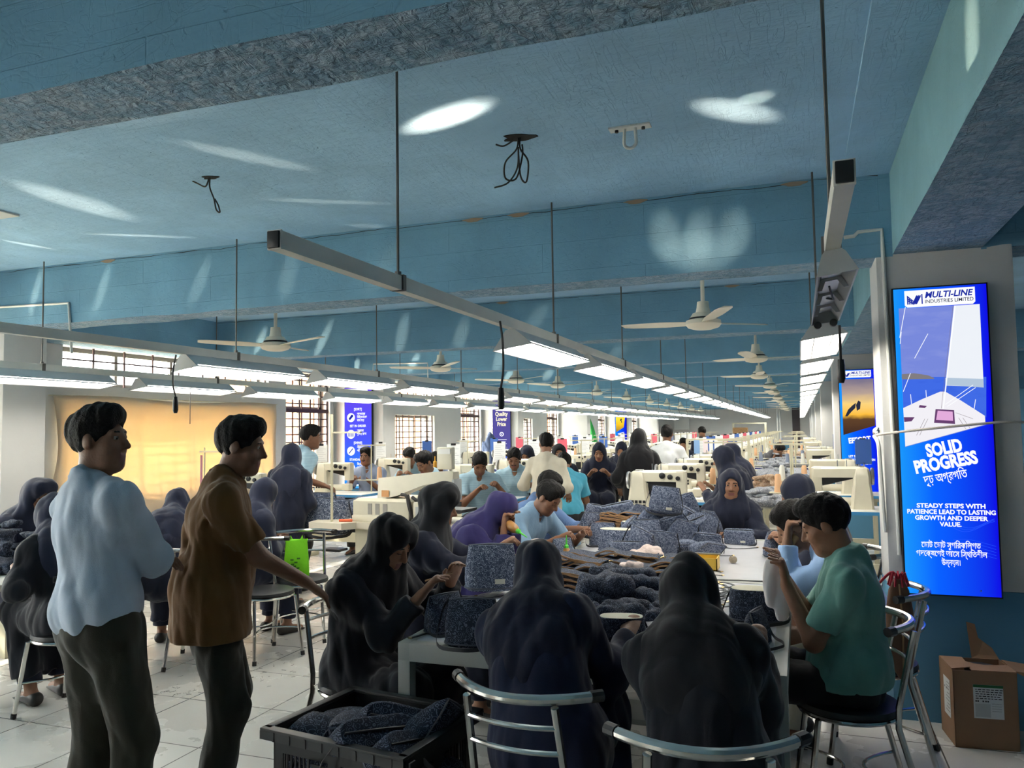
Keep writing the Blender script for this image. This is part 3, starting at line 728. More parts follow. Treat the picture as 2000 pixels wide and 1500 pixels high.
        B.cap(W, W+d*.05, .026, .03, k=.015, sq=(pn, .62)); B.cap(W+d*.03, kn0, .032, .036, k=.012, sq=(pn, .45))
        fr_ = .0085 if h < .0075 else .0105
        for i, (o, ln) in enumerate(((.028, .068), (.009, .076), (-.010, .070), (-.028, .055))):
            b0 = kn0+across*o-d*.004; c1 = cu*(.5+.12*i); d1 = d*math.cos(c1)+pn*math.sin(c1); d2 = d*math.cos(c1+cu*.9)+pn*math.sin(c1+cu*.9)
            m = b0+d1*ln*.52; B.cap(b0, m, fr_, fr_*.93, k=.004); B.cap(m, m+d2*ln*.5, fr_*.93, fr_*.75, k=.003)
        t0 = W+d*.03+across*.026; d1 = nrm(d*.72+across*.62+pn*.35*cu); d2 = nrm(d*.9+across*.1+pn*.5*cu)
        B.cap(t0, t0+d1*.042, .0125, .0105, k=.012); B.cap(t0+d1*.042, t0+d1*.042+d2*.032, .0105, .008, k=.004)
    B.p = [scale_prim(q, s) for q in B.p]
    P, Q = B.mesh(h*s if s > 1 else h)
    fc = P[Q].mean(1)/s; L = (fc-hc) @ Rh            # face centres in the head's own frame
    mi = np.zeros(len(Q), int)
    x, y, z = np.abs(L[:, 0]), L[:, 1], L[:, 2]
    mi[(x < .023) & (y > .078) & (z < -.051) & (z > -.079)] = 1
    if h < .012:
        mi[(x > .014) & (x < .046) & (y > .065) & (z > .0275) & (z < .0345)] = 2
        if hp > 16: mi[(x > .018) & (x < .045) & (y > .07) & (np.abs(z-.004) < .0028)] = 2
        de = np.sqrt((x-.031)**2+(y-.079)**2+(z-.011)**2); 
        if hp <= 16: mi[(de < .0155) & (y > .083) & (np.abs(z-.010) < .0048)] = 3; mi[(de < .0155) & (y > .085) & (np.abs(x-.031) < .0068) & (np.abs(z-.010) < .0058)] = 4
    if tache: mi[(x < .028) & (y > .084) & (z > -.051) & (z < -.038)] = 2
    if beard: mi[(z < -.045) & (y > -.0) & (z > -.13) & ((mi != 1)) & ((x > .03) | (z < -.082))] = 2
    np_obj('body', P, Q, [skin(tone), 'lips', 'hair', 'sclera', 'iris'], root, mi)
    # ---- hair or scarf
    if scarf is None and hair:
        Hh = Field(); up = .014
        Hh.ell(HD(0, -.018, .041), (.081, .101, .094), Rh.T, k=.02)
        Hh.ell(HD(0, .022, .096), (.066, .066, .036), Rh.T, k=.04)
        if hair == 'quiff': Hh.ell(HD(.012, .046, .105), (.056, .042, .034), Rh.T, k=.03)
        for sx in (-1, 1): Hh.ell(HD(.085*sx, .0, -.004), (.03, .022, .034), Rh.T, k=.01, sub=True)
        Hh.ell(HD(0, .117, -.030), (.082, .084, .112), Rh.T, k=.012, sub=True)
        Hh.ell(HD(0, .05, -.12), (.2, .09, .075), Rh.T, k=.012, sub=True)
        Hh.p = [scale_prim(q, s) for q in Hh.p]
        P, Q = Hh.mesh(min(h, .007), fold=.004, fseed=seed, fscale=3.0, cuts=[(HD(0, 0, -.075)*s, Rh @ V3(0, .25, -1))])
        np_obj('hair', P, Q, 'hair', root)
    # ---- clothes
    if scarf is not None:
        Sf = Field(); a = .016
        Sf.ell(HD(0, -.014, .034), (.074+a, .094+a, .088+a), Rh.T, k=.03)
        Sf.ell(HD(0, -.008, -.035), (.072+a, .084, .085), Rh.T, k=.04)
        Sf.cap(HD(0, -.012, -.05), neck+R2 @ V3(0, .0, -.02), .074, .08, k=.045)
        c = cape
        Sf.cap(shL*.75+shR*.25+R2 @ V3(0, 0, .0), shR*.75+shL*.25+R2 @ V3(0, 0, .0), .086*c, .086*c, k=.12)
        Sf.ell(chest+R2 @ V3(0, .012, .1), (.178*c, .137, .15), R2.T, k=.1)
        Sf.ell(chest+R2 @ V3(0, -.04, .04), (.15, .1, .2), R2.T, k=.12)
        if hooddepth: Sf.cap(HD(-.04, .05, .095), HD(.04, .05, .095), .03+hooddepth, .03+hooddepth, k=.05)
        Sf.ell(HD(0, .114, -.010), (.062, .086, .094), Rh.T, k=.018, sub=True)
        Sf.p = [scale_prim(q, s) for q in Sf.p]
        P, Q = Sf.mesh(h, fold=fold*1.1, fseed=seed+5, fscale=.9)
        np_obj('headscarf', P, Q, scarf, root)
        T = Field()
        T.ell(pel+V3(0, -.01, .02), (.19, .155, .15), R1.T, k=.08)
        T.ell(pel+R1 @ V3(0, .0, .16), (.174, .138, .17), R1.T, k=.1)
        T.ell(chest+R2 @ V3(0, .0, .04), (.176, .142, .2), R2.T, k=.1)
        T.cap(shL, shR, .064, .064, k=.08); T.cap(neck, shR, .06, .064, k=.08); T.cap(neck, shL, .06, .064, k=.08)
        for S, E, W in ((shR, elR, wrR), (shL, elL, wrL)):
            T.cap(S, E, .064, .058, k=.075); q = E+(W-E)*.8; T.cap(E, q, .058, .047, k=.04, cut=(q+nrm(W-E)*.0, nrm(W-E)))
        if sit:
            T.cap(hpR, knR, .118, .088, k=.1); T.cap(hpL, knL, .118, .088, k=.1)
            mk = (knR+knL)/2
            for K, A in ((knR, anR), (knL, anL)): T.cap(K, K+(A-K)*.8, .088, .085, k=.08, cut=(K+(A-K)*.8, (A-K)))
        else:
            am = (anR+anL)/2; T.cap(pel+V3(0, 0, -.02), V3(am[0], am[1], .42), .165, .2, k=.1, sq=((0, 1, 0), .75), cut=(V3(0, 0, .32), (0, 0, -1)))
        T.p = [scale_prim(q, s) for q in T.p]
        P, Q = T.mesh(h, fold=fold, fseed=seed)
        np_obj('tunic', P, Q, top or NAVY(), root)
        Tr = Field()
        for K, A in ((knR, anR), (knL, anL)): Tr.cap(K, K+(A-K)*.9, .068, .066, k=.02, cut=(K+(A-K)*.9, (A-K)))
        Tr.p = [scale_prim(q, s) for q in Tr.p]
        P, Q = Tr.mesh(max(h, .009), fold=.003, fseed=seed+3); np_obj('trousers', P, Q, bottom or NAVY(), root)
    else:
        T = Field(); a = .016
        T.ell(pel+R1 @ V3(0, -.004, .05), (.180, .142, .125), R1.T, k=.06)
        T.ell(pel+R1 @ V3(0, .004+belly, .16), (.142+a, .103+a+belly, .14), R1.T, k=.07)
        T.ell(chest+R2 @ V3(0, .0, .05), (.16+a, .11+a, .165), R2.T, k=.06)
        T.cap(shL, shR, .058, .058, k=.05); T.cap(neck+R2 @ V3(0, -.004, 0), shR, .06, .058, k=.04); T.cap(neck+R2 @ V3(0, -.004, 0), shL, .06, .058, k=.04)
        for S, E, W in ((shR, elR, wrR), (shL, elL, wrL)):
            if sleeve == 'short': q = S+(E-S)*.72; T.cap(S, q, .06, .064, k=.03, cut=(q, E-S))
            elif sleeve == 'rolled': T.cap(S, E, .06, .057, k=.03); q = E+(W-E)*.25; T.cap(E, q, .06, .058, k=.02, cut=(q, W-E))
            else: T.cap(S, E, .06, .054, k=.03); q = E+(W-E)*.93; T.cap(E, q, .055, .042, k=.02, cut=(q, W-E))
        if hem: T.cap(pel+R1 @ V3(0, 0, .05), pel+V3(0, .02 if sit else 0, .05-hem), .172+a, .18+a, k=.05, sq=((0, 1, 0), .80))
        T.cap(neck+R2 @ V3(0, -.005, -.045), neck+R2 @ V3(0, .0, .02), .078, .066, k=.03, cut=(neck+R2 @ V3(0, .0, .018), R2 @ V3(0, .35, 1)))
        T.ell(neck+R2 @ V3(0, .07, -.0), (.034, .06, .06), R2.T, k=.012, sub=True)
        T.p = [scale_prim(q, s) for q in T.p]
        zc = (pel+R1 @ V3(0, 0, -.035-hem))*s
        P, Q = T.mesh(h, fold=fold, fseed=seed, cuts=[(zc, R1 @ V3(0, 0, -1))] if not hem else [(pel*s+V3(0, 0, .02-hem), (0, 0, -1))])
        np_obj('shirt', P, Q, top or LBLUE(), root)
        if collar is not None:
            Cc = Field(); rr = .066
            for i in range(15):
                a0, a1 = [math.radians(40+280*j/15-50+ -90+ 90) for j in (i, i+1)]
                f = lambda aa: neck+R2 @ V3(rr*math.sin(aa+PI), -.004+rr*.95*math.cos(aa+PI)*1.0, .012-.018*(math.cos(aa+PI)))
                Cc.cap(f(a0), f(a1), .0125, .0125, k=.006)
            Cc.p = [scale_prim(q, s) for q in Cc.p]
            P, Q = Cc.mesh(min(h, .007)); np_obj('collar', P, Q, collar, root)
        Tr = Field()
        Tr.ell(pel+V3(0, -.006, -.02), (.166, .12, .12), k=.05)
        for H, K, A in ((hpR, knR, anR), (hpL, knL, anL)):
            Tr.cap(H, K, .1, .075, k=.05); e = K+(A-K)*.95; Tr.cap(K, e, .074, .062, k=.03, cut=(e, A-K))
        Tr.p = [scale_prim(q, s) for q in Tr.p]
        P, Q = Tr.mesh(max(h, .0085), fold=fold*.8, fseed=seed+2, cuts=[((pel+R1 @ V3(0, 0, .1))*s, R1 @ V3(0, 0, 1))])
        np_obj('trousers', P, Q, bottom or cloth('charcoal_trousers', (.02, .021, .024)), root)
    if shoes:
        for H, K, A in ((hpR, knR, anR), (hpL, knL, anL)):
            sd = K-H; sd[2] = 0; fd = nrm(sd) if sit and np.linalg.norm(sd) > .1 else V3(0, 1, 0)
            S = Field(); a0 = A+V3(0, 0, -.045)
            S.cap(a0-fd*.055, a0+fd*.15, .044, .036, k=.02, cut=[(A+V3(0, 0, -.03)+fd*.04, V3(0, 0, 1)+fd*.25), (V3(0, 0, A[2]-.085), (0, 0, -1))])
            S.p = [scale_prim(q, s) for q in S.p]; P, Q = S.mesh(max(h, .008)); np_obj('shoe', P, Q, shoes, root)
    root['hand_r'] = [float(q) for q in wrR*s]; root['hand_l'] = [float(q) for q in wrL*s]
    return root
def scale_prim(q, s):
    if s == 1.0: return q
    def cs(c): return None if c is None else ([(np.asarray(p)*s, n) for p, n in c] if isinstance(c, list) else (np.asarray(c[0])*s, c[1]))
    if q[0] == 'c': return ('c', q[1]*s, q[2]*s, q[3]*s, q[4]*s, q[5]*s, q[6], cs(q[7]), q[8])
    return ('e', q[1]*s, q[2]*s, q[3], q[4]*s, cs(q[5]), q[6])
# ------------------------------------------------------------------ furniture
def worktable(y0, y1, lab):
    t = thing('worktable', lab, 'table', (-.835, (y0+y1)/2, 0)); w = .765; l = (y1-y0)/2; z = .75
    MB().box(-w+.05, w-.05, -l+.05, l-.05, z-.02, z-.003).build('table_top', 'laminate', t, smooth=0)
    b = MB()
    for sx in (-1, 1): b.box(sx*w, sx*(w-.055), -l, l, z-.075, z, c=.004)
    for sy in (-1, 1): b.box(-w+.05, w-.05, sy*l, sy*(l-.055), z-.075, z, c=.004)
    b.build('rim_frame', 'table_metal', t)
    for sx in (-1, 1):
        for sy in (-1, 1): MB().box(sx*w, sx*(w-.055), sy*l, sy*(l-.055), 0, z-.07, c=.003).build('leg', 'table_metal', t)
    b = MB(); b.box(-w+.06, w-.06, -.02+l*.3, .02+l*.3, .2, .24); b.box(-w+.06, w-.06, l*.3-.25, l*.3-.03, .2, .225); b.build('lower_shelf', 'table_metal', t)
    return t
M['laminate'] = mat('glossy_white_laminate', srgb(222, 222, 226), .16, var=.03)
M['table_metal'] = mat('grey_enamel_table_frame', srgb(164, 166, 160), .45)
worktable(2.98, 4.72, 'near white-topped grey steel worktable where the two black-scarfed women sit')
worktable(4.73, 6.5, 'far white-topped grey steel worktable carrying the heap of patterned bags')
M['seat_black'] = mat('black_vinyl_seat', (.012, .012, .014), .45, bump=.1)
def arc(p0, p1, sag, n=11, ax=(0, -1, 0)):
    p0, p1, ax = Vector(p0), Vector(p1), Vector(ax)
    return [p0.lerp(p1, i/(n-1))+ax*sag*(1-(2*i/(n-1)-1)**2) for i in range(n)]
def make_chair():
    t = thing('steel_chair', 'x', 'chair')
    MB().lathe([(0, .44), (.19, .44), (.205, .452), (.2, .472), (.17, .482), (0, .484)], n=28).build('seat', 'seat_black', t)
    MB().tube([(.195*math.cos(a), .195*math.sin(a), .436) for a in np.linspace(0, 2*PI, 25)[:-1]], .011, 8, closed=True).build('seat_ring', 'steel', t)
    for sx in (-1, 1):
        lg = MB().tube([(sx*.19, .2, .0), (sx*.16, .14, .43), (sx*.1, .1, .44)], .0125, 8).build('leg', 'steel', t); MB().tube([(sx*.1905, .201, .0), (sx*.188, .198, .03)], .0155, 8).build('rubber_foot', 'rubber', lg)
        MB().tube([(sx*.2, -.27, 0), (sx*.165, -.16, .42), (sx*.16, -.165, .5), (sx*.15, -.235, .80)], .0125, 8).build('leg', 'steel', t); MB().tube([(sx*.2005, -.2715, .0), (sx*.1975, -.263, .03)], .0155, 8).build('rubber_foot', 'rubber', t.children[-1])
    MB().tube(arc((-.24, -.13, .815), (.24, -.13, .815), .125, 15), .0165, 10).build('back_rail', 'steel', t)
    for sx in (-1, 1):
        q = Vector((sx*.24, -.13, .815)); d = Vector((sx*.012, .012, 0)); MB().tube([q-d, q+d*1.3], .019, 10).build('end_plug', 'black', t)
    for z, y in ((.735, -.222), (.655, -.204)):
        MB().tube(arc((-.152, y, z), (.152, y, z), .03, 9), .0085, 8).build('back_slat', 'steel', t)
    MB().tube(arc((-.183, .185, .2), (.183, .185, .2), .16, 11), .007, 8).build('stretcher', 'steel', t)
    MB().tube(arc((-.19, -.215, .2), (.19, -.215, .2), .16, 11, (0, 1, 0)), .007, 8).build('stretcher', 'steel', t)
    return t
chair0 = make_chair(); chairs_used = [0]
def chair(x, y, rz, lab, group='steel chairs'):
    o = chair0 if not chairs_used[0] else dup(chair0); chairs_used[0] += 1
    o.location = (x, y, 0); o.rotation_euler = (0, 0, rz); o['label'] = lab; o['group'] = group; return o
# ------------------------------------------------------------------ patterned fabric and bags
def paisley(name, dark, light, sc):
    m = mat(name, dark, .8, spec=.25); nt = m.node_tree; L = nt.links; p = nt.nodes['Principled BSDF']
    tc = nt.nodes.new('ShaderNodeTexCoord')
    v = nt.nodes.new('ShaderNodeTexVoronoi'); v.inputs['Scale'].default_value = sc; L.new(tc.outputs['Object'], v.inputs['Vector'])
    a = nt.nodes.new('ShaderNodeMath'); a.operation = 'MULTIPLY'; a.inputs[1].default_value = 22; L.new(v.outputs['Distance'], a.inputs[0])
    s = nt.nodes.new('ShaderNodeMath'); s.operation = 'SINE'; L.new(a.outputs[0], s.inputs[0])
    n = nt.nodes.new('ShaderNodeTexNoise'); n.inputs['Scale'].default_value = sc*1.6; n.inputs['Detail'].default_value = 2; L.new(tc.outputs['Object'], n.inputs['Vector'])
    q = nt.nodes.new('ShaderNodeMath'); q.operation = 'ADD'; L.new(s.outputs[0], q.inputs[0]); 
    nn = nt.nodes.new('ShaderNodeMath'); nn.operation = 'MULTIPLY_ADD'; nn.inputs[1].default_value = 3.0; nn.inputs[2].default_value = -1.5; L.new(n.outputs[0], nn.inputs[0]); L.new(nn.outputs[0], q.inputs[1])
    r = nt.nodes.new('ShaderNodeValToRGB'); r.color_ramp.elements[0].position = .55; r.color_ramp.elements[1].position = .8
    r.color_ramp.elements[0].color = (*dark, 1); r.color_ramp.elements[1].color = (*light, 1)
    L.new(q.outputs[0], r.inputs[0]); L.new(r.outputs[0], p.inputs['Base Color']); return m
M['paisley'] = paisley('grey_paisley_cloth', srgb(66, 76, 98), srgb(160, 168, 186), 62)
M['paisley_d'] = paisley('dark_paisley_cloth', srgb(38, 44, 58), srgb(98, 106, 124), 52)
M['piping'] = mat('grey_piping', srgb(74, 80, 94), .6)
M['tan_edge'] = mat('tan_leather_edge', srgb(168, 128, 88), .6)
M['leather'] = mat('dark_grey_leather', srgb(44, 46, 52), .5)
M['lining'] = mat('cream_lining', srgb(206, 202, 180), .8)
M['gold'] = mat('gold_hardware', (.75, .55, .28), .25, 1)
M['patch'] = mat('pale_tape_patch', srgb(214, 212, 196), .7)
def se(a, w, d, e=2.6):
    c, s = math.cos(a), math.sin(a); return (w*math.copysign(abs(c)**(2/e), c), d*math.copysign(abs(s)**(2/e), s))
def make_bag(kind, m='paisley', patch=True, seed=0, strap=True):
    """local z up, front faces -y"""
    t = thing('handbag', 'x', 'bag'); rs = np.random.default_rng(seed); b = MB(); N = 28
    lim = .012 if kind == 'limp' else .004
    if kind == 'bucket': prof = [(0, .9, .9), (.01, 1, 1), (.04, 1.02, 1), (.09, .98, .86), (.14, .9, .6), (.165, .86, .34), (.172, .85, .26)]; W, D = .105, .062
    elif kind == 'round': prof = [(0, .8, .8), (.012, 1, 1), (.05, 1.0, 1), (.1, .97, .97), (.13, .94, .92), (.136, .9, .86)]; W, D = .115, .07
    elif kind == 'box': prof = [(0, .96, .96), (.008, 1, 1), (.06, 1.0, 1), (.11, .98, .95), (.12, .93, .8)]; W, D = .125, .05
    else: prof = [(0, .8, .7), (.008, 1, 1), (.03, 1.02, 1.05), (.06, .9, .9), (.08, .7, .6), (.088, .5, .3)]; W, D = .14, .09
    rings = []
    for z, fw, fd in prof:
        ring = []
        for j in range(N):
            x, y = se(2*PI*j/N, W*fw, D*fd, 3.2 if kind == 'box' else 2.5)
            n = noise.noise((x*14+seed*7, y*14, z*16)); ring.append((x+n*lim, y+n*lim*1.2, max(0, z+n*lim*.6)))
        rings.append(ring)
    b.loft(rings); b.build('bag_body', m, t, smooth=50)
    ztop = prof[-1][0]
    if kind in ('bucket', 'box'):
        MB().tube([(-W*.84, 0, ztop), (0, 0, ztop+.004), (W*.84, 0, ztop)], .004, 6).build('zip', 'piping' if kind == 'bucket' else 'leather', t)
    if kind == 'round':
        MB().prism([(*se(2*PI*j/N, W*.88, D*.84), ztop) for j in range(N)], (0, 0, .002)).build('lining', 'lining', t, smooth=0)
    MB().tube([(*se(2*PI*j/N, W*1.005, D*1.01, 3.2 if kind == 'box' else 2.5), .012) for j in range(N)], .0035, 6, closed=True).build('piping', 'piping', t)
    if strap:
        pts = spl([(-W*.85, 0, ztop-.01), (-W*1.05, -.02, ztop-.05), (-W*1.2, -.06, .01), (-W*.3, -D-.07, .006), (W*.5, -D-.05, .006), (W*1.15, -.04, .02), (W*.86, 0, ztop-.01)], 5)
        s = MB(); rings = [[(p.x, p.y, p.z), (p.x, p.y, p.z+.014), (p.x*1.02+.002, p.y-.003, p.z+.014), (p.x*1.02+.002, p.y-.003, p.z)] for p in pts]; s.loft(rings); s.build('strap', 'leather', t, smooth=40)
    if patch:
        MB().box(-.02+W*.3, .02+W*.3, -D*1.02-.001, -D*.9, .03, .048).build('tape_patch', 'patch', t, smooth=0)
    return t
PB = {}
def bag(kind, loc, rot, lab, group, m='paisley', s=1.0, seed=0, patch=True, strap=True):
    key = (kind, m, seed % 3, patch, strap)
    if key not in PB: PB[key] = make_bag(kind, m, patch, seed, strap); o = PB[key]
    else: o = dup(PB[key])
    o.location = loc; o.rotation_euler = rot; o.scale = (s, s, s); o['label'] = lab; o['group'] = group; return o
TZ = .75
def on(px, py, z=TZ): return at(px, py, z=z)
# standing bags around the edge of the near table, each easy to point to
def put(kind, px, py, rz, lab, z=TZ, m='paisley', s=1.0, tilt=(0, 0), seed=0, patch=True, strap=True, group='patterned bags on the worktables'):
    p = on(px, py, z); return bag(kind, (p.x, p.y, z), (tilt[0], tilt[1], rz), lab, group, m, s, seed, patch, strap)
put('bucket', 922, 1258, .25, 'dark patterned zip bag standing at the near left table corner', m='paisley_d', s=1.06, patch=False)
put('bucket', 868, 1232, 1.1, 'patterned bag under the sewing hands of the left woman', m='paisley_d', s=.92, seed=1, patch=False)
put('round', 1478, 1212, .05, 'dark patterned bag with pale lining and strap by the right table edge', m='paisley_d', s=1.05, patch=False)
put('bucket', 1478, 1258, 1.3, 'dark patterned bag standing behind the shoulder of the right black-scarfed woman', m='paisley_d', s=.8, seed=1, patch=False)
put('round', 1215, 1260, .2, 'open dark bag on the table between the two black-scarfed women', m='paisley_d', s=.85, seed=2, patch=False)
put('box', 1445, 1062, -.15, 'patterned bag in front of the woman at the far table end', s=.9, tilt=(.25, 0))
put('bucket', 1512, 1085, 1.2, 'patterned bag beside the green-capped bottle at the right table edge', s=.95, patch=False)
put('bucket', 1098, 1092, .9, 'small patterned bag under the hands of the young man in blue', s=.8, seed=1, patch=False)
M['rag'] = mat('pale_pink_rag', srgb(226, 206, 198), .85, bump=.3, bscale=60)
HEAP = [('bucket', 1178, 1066, .2, 0, (0, 0)), ('round', 1205, 1078, -.2, 0, (0, 0)), ('round', 1243, 1056, .3, 0, (0, 0)), ('box', 1228, 1094, .1, 0, (0, 0)), ('bucket', 1262, 1072, .6, 0, (0, 0)),
        ('bucket', 1152, 1046, .9, 0, (.2, .1)), ('bucket', 1195, 1036, -.3, .0, (.3, 0)), ('bucket', 1300, 1062, -.4, .0, (.3, .2)), ('bucket', 1350, 1066, -.3, 0, (.5, .1)), ('bucket', 1378, 1078, .2, .0, (.7, .1)),
        ('bucket', 1265, 1040, .6, .08, (.6, .3)), ('bucket', 1318, 1042, .2, .08, (.8, -.3)), ('bucket', 1302, 1024, .1, .14, (.3, .1)), ('bucket', 1350, 1034, -.5, .08, (.6, .4)), ('bucket', 1298, 1002, .1, .24, (.2, .1)),
        ('bucket', 1272, 1022, 1.2, .10, (.7, 0)), ('bucket', 1338, 1012, .3, .14, (.5, -.3)), ('bucket', 1368, 1052, 1.0, .02, (.3, .4)), ('bucket', 1238, 1026, .9, .07, (.5, .3)), ('box', 1210, 1020, .1, .08, (.2, -.2)),
        ('bucket', 1330, 1082, .4, 0, (1.2, 0)), ('bucket', 1292, 1088, .2, 0, (.4, .1)), ('box', 1170, 1024, .7, .05, (.2, .2)), ('bucket', 1388, 1046, -.6, .0, (.3, 0)), ('bucket', 1325, 1062, .5, .03, (.5, .3)),
        ('bucket', 1280, 1058, 2.2, .02, (.9, .2)), ('bucket', 1222, 1062, 1.4, 0, (.4, -.3)), ('bucket', 1315, 1032, 1.9, .1, (1.0, .5)), ('box', 1340, 1048, 1.0, .05, (.7, -.2)), ('bucket', 1255, 1090, -.5, 0, (.3, .3)), ('bucket', 1365, 1090, .9, 0, (1.1, .2))]
for i, (k, px, py, rz, dz, tl) in enumerate(HEAP):
    p = on(px, py, TZ+dz); bag(k, (p.x, p.y, TZ+dz+.001*i), (tl[0], tl[1], rz), 'grey-blue patterned bag in the heap at the middle of the far worktable', 'bags heaped on the far worktable', 'paisley', .98+.1*((i*5) % 3), i, i % 2 == 0, i % 3 != 1)
def rag(loc, r, lab, seed, flat=.5, m='rag', rz=0, name='cloth_rag', fs=1.6, cat='cloth'):
    S = Field(); rs = np.random.default_rng(seed)
    for _ in range(9):
        a, c = rs.uniform(-r, r, 3), rs.uniform(-r, r, 3); a[2], c[2] = rs.uniform(.006, r*flat, 2); a[1] *= .6; c[1] *= .6; S.cap(a, c, r*.14, r*.2, k=r*.22)
    P, Q = S.mesh(max(.005, r/18), fold=r*.05, fseed=seed, fscale=fs, cuts=[((0, 0, 0), (0, 0, -1))])
    o = np_obj(name, P, Q, m, None); o.location = loc; o.rotation_euler = (0, 0, rz); return tag(o, lab, cat)
# limp unfinished bags on the near table
for i, (px, py, rz, dz, r) in enumerate([(1172, 1200, .3, 0, .15), (1238, 1188, -.4, .0, .16), (1195, 1168, .8, .06, .17), (1252, 1162, .1, .05, .15), (1158, 1226, 1.2, 0, .13), (1228, 1216, .4, .02, .14), (1280, 1195, .9, .02, .13), (1215, 1146, -.2, .08, .15)]):
    p = on(px, py, TZ+dz); o = rag((p.x, p.y, TZ+dz), r, 'limp dark unfinished bag in the loose pile between the two black-scarfed women', 50+i, .5, 'paisley_d', rz, 'limp_bag', 1.25, 'bag'); o['group'] = 'limp bags on the near worktable'
# flat bag pieces with tan edges, stacked in rows
def make_piece(seed):
    t = thing('bag_piece', 'x', 'bag piece'); rs = np.random.default_rng(seed); b = MB(); e = MB(); n = 12; L = .19; ph = rs.uniform(0, 6); am = .010+.01*rs.random(); wd = .055
    rings = []; er = []
    for i in range(n+1):
        x = -L+2*L*i/n; z = am*math.sin(3.2*x/L+ph)+.01*math.sin(7*x/L+ph*2)*.6; y = .012*math.sin(2*x/L+ph)
        rings.append([(x, y-wd, z), (x, y+wd, z+.004), (x, y+wd, z+.009), (x, y-wd, z+.006)])
        er.append([(x, y-wd-.003, z-.001), (x, y-wd, z-.001), (x, y-wd, z+.0075), (x, y-wd-.003, z+.0075)])
    b.loft(rings); b.build('panel', 'paisley_d', t, smooth=40); e.loft(er); e.build('edge', 'tan_edge', t, smooth=40)
    MB().tube([(L, 0, 0), (L+.02, .005, .004), (L+.03, -.01, .0)], .004, 6).build('clip', 'gold', t)
    return t
pieces = [make_piece(i) for i in range(5)]; pu = [0]*5
def piece(x, y, z, rz, lab, grp, tilt=0):
    k = RNG.integers(5); o = pieces[k] if not pu[k] else dup(pieces[k]); pu[k] += 1
    o.location = (x, y, z); o.rotation_euler = (tilt, RNG.uniform(-.05, .05), rz); o['label'] = lab; o['group'] = grp
cnt = 0
for c, (px, py, n) in enumerate([(1110, 1140, 9), (1160, 1130, 9), (1115, 1165, 8), (1180, 1150, 6), (1225, 1130, 9), (1265, 1145, 8), (1290, 1130, 7), (1130, 1112, 6), (1200, 1108, 5), (1275, 1118, 6)]):
    p = on(px, py, TZ)
    for j in range(n):
        piece(max(-1.36, p.x+RNG.uniform(-.03, .03)), p.y+.02*j+RNG.uniform(-.02, .02), TZ+.006+.0135*j, RNG.uniform(-.2, .2), 'flat dark bag piece with tan edge in the stacks on the near worktable', 'tan-edged pieces on the near worktable')
for c, (px, py, n) in enumerate([(1165, 1022, 7), (1215, 1012, 8), (1245, 1008, 7), (1360, 1030, 5), (1190, 1012, 6)]):
    p = on(px, py, TZ)
    for j in range(n): piece(max(-1.36, p.x+RNG.uniform(-.04, .04)), min(6.38, p.y+.015*j), TZ+.09+.0135*j, RNG.uniform(-.3, .3), 'flat tan-edged bag piece piled at the back of the far worktable', 'tan-edged pieces on the far worktable')
# loose leather straps on the white top
def strap_curve(pts, lab, m='leather', w=.007):
    s = MB(); P = spl([(p[0], p[1], p[2]) for p in pts], 6); rings = []
    for i, p in enumerate(P):
        d = (P[min(i+1, len(P)-1)]-P[max(i-1, 0)]).normalized(); n = Vector((-d.y, d.x, 0)); n = n.normalized() if n.length > 1e-6 else Vector((1, 0, 0))
        rings.append([p-n*w, p+n*w, p+n*w+Vector((0, 0, .003)), p-n*w+Vector((0, 0, .003))])
    s.loft(rings); t = thing('strap', lab, 'strap', (0, 0, 0)); s.build('band', m, t, smooth=40)
    for q in (P[0], P[-1]): MB().tube([q+Vector((-.008, 0, .004)), q+Vector((0, .008, .004)), q+Vector((.008, 0, .004)), q+Vector((0, -.008, .004))], .0025, 6, closed=True).build('ring_clip', 'gold', t)
    return t
def sp(*pp): return [tuple(on(x, y, TZ))[:2]+(TZ+.001+(q[2] if len(q) > 2 else 0),) for q in pp for x, y in (q[:2],)]
strap_curve(sp((800, 1248), (840, 1236), (858, 1230)), 'short dark strap lying at the near left table corner')
strap_curve(sp((930, 1165), (960, 1168), (1000, 1160)), 'dark strap curved across the table behind the left zip bag')
strap_curve(sp((905, 1195), (950, 1185), (985, 1195)), 'dark strap lying just behind the left zip bag')
strap_curve(sp((1395, 1062), (1430, 1072), (1480, 1070)), 'grey strap running to the bag at the right table edge')
strap_curve(sp((1385, 1133), (1430, 1134), (1498, 1136)), 'long dark strap along the joint of the two worktables')
strap_curve(sp((1405, 1138), (1425, 1152), (1400, 1165), (1385, 1150)), 'coiled grey strap beside the right black scarf')
strap_curve(sp((1380, 1108), (1395, 1112), (1410, 1118)), 'short strap with clip below the yellow tray')
strap_curve(sp((1380, 1122), (1400, 1124), (1412, 1125)), 'second short strap with clip below the yellow tray')
strap_curve(sp((1505, 1222), (1520, 1205), (1535, 1215)), 'loose strap end hanging near the right table edge')
strap_curve(sp((1382, 1086), (1410, 1086), (1432, 1086)), 'gold-tipped strap lying by the yellow tray')
for i in range(9):
    a = RNG.uniform(0, 6); p = on(1400+RNG.uniform(-18, 30), 1170+RNG.uniform(-14, 18)); r = .05+.03*RNG.random()
    t = strap_curve([(p.x+r*math.cos(a+q), p.y+r*.8*math.sin(a+q), TZ+.004+.006*i+.003*q) for q in np.linspace(0, 5.2, 8)], 'coiled dark strap in the tangle beside the right black-scarfed woman'); t['group'] = 'tangled straps'
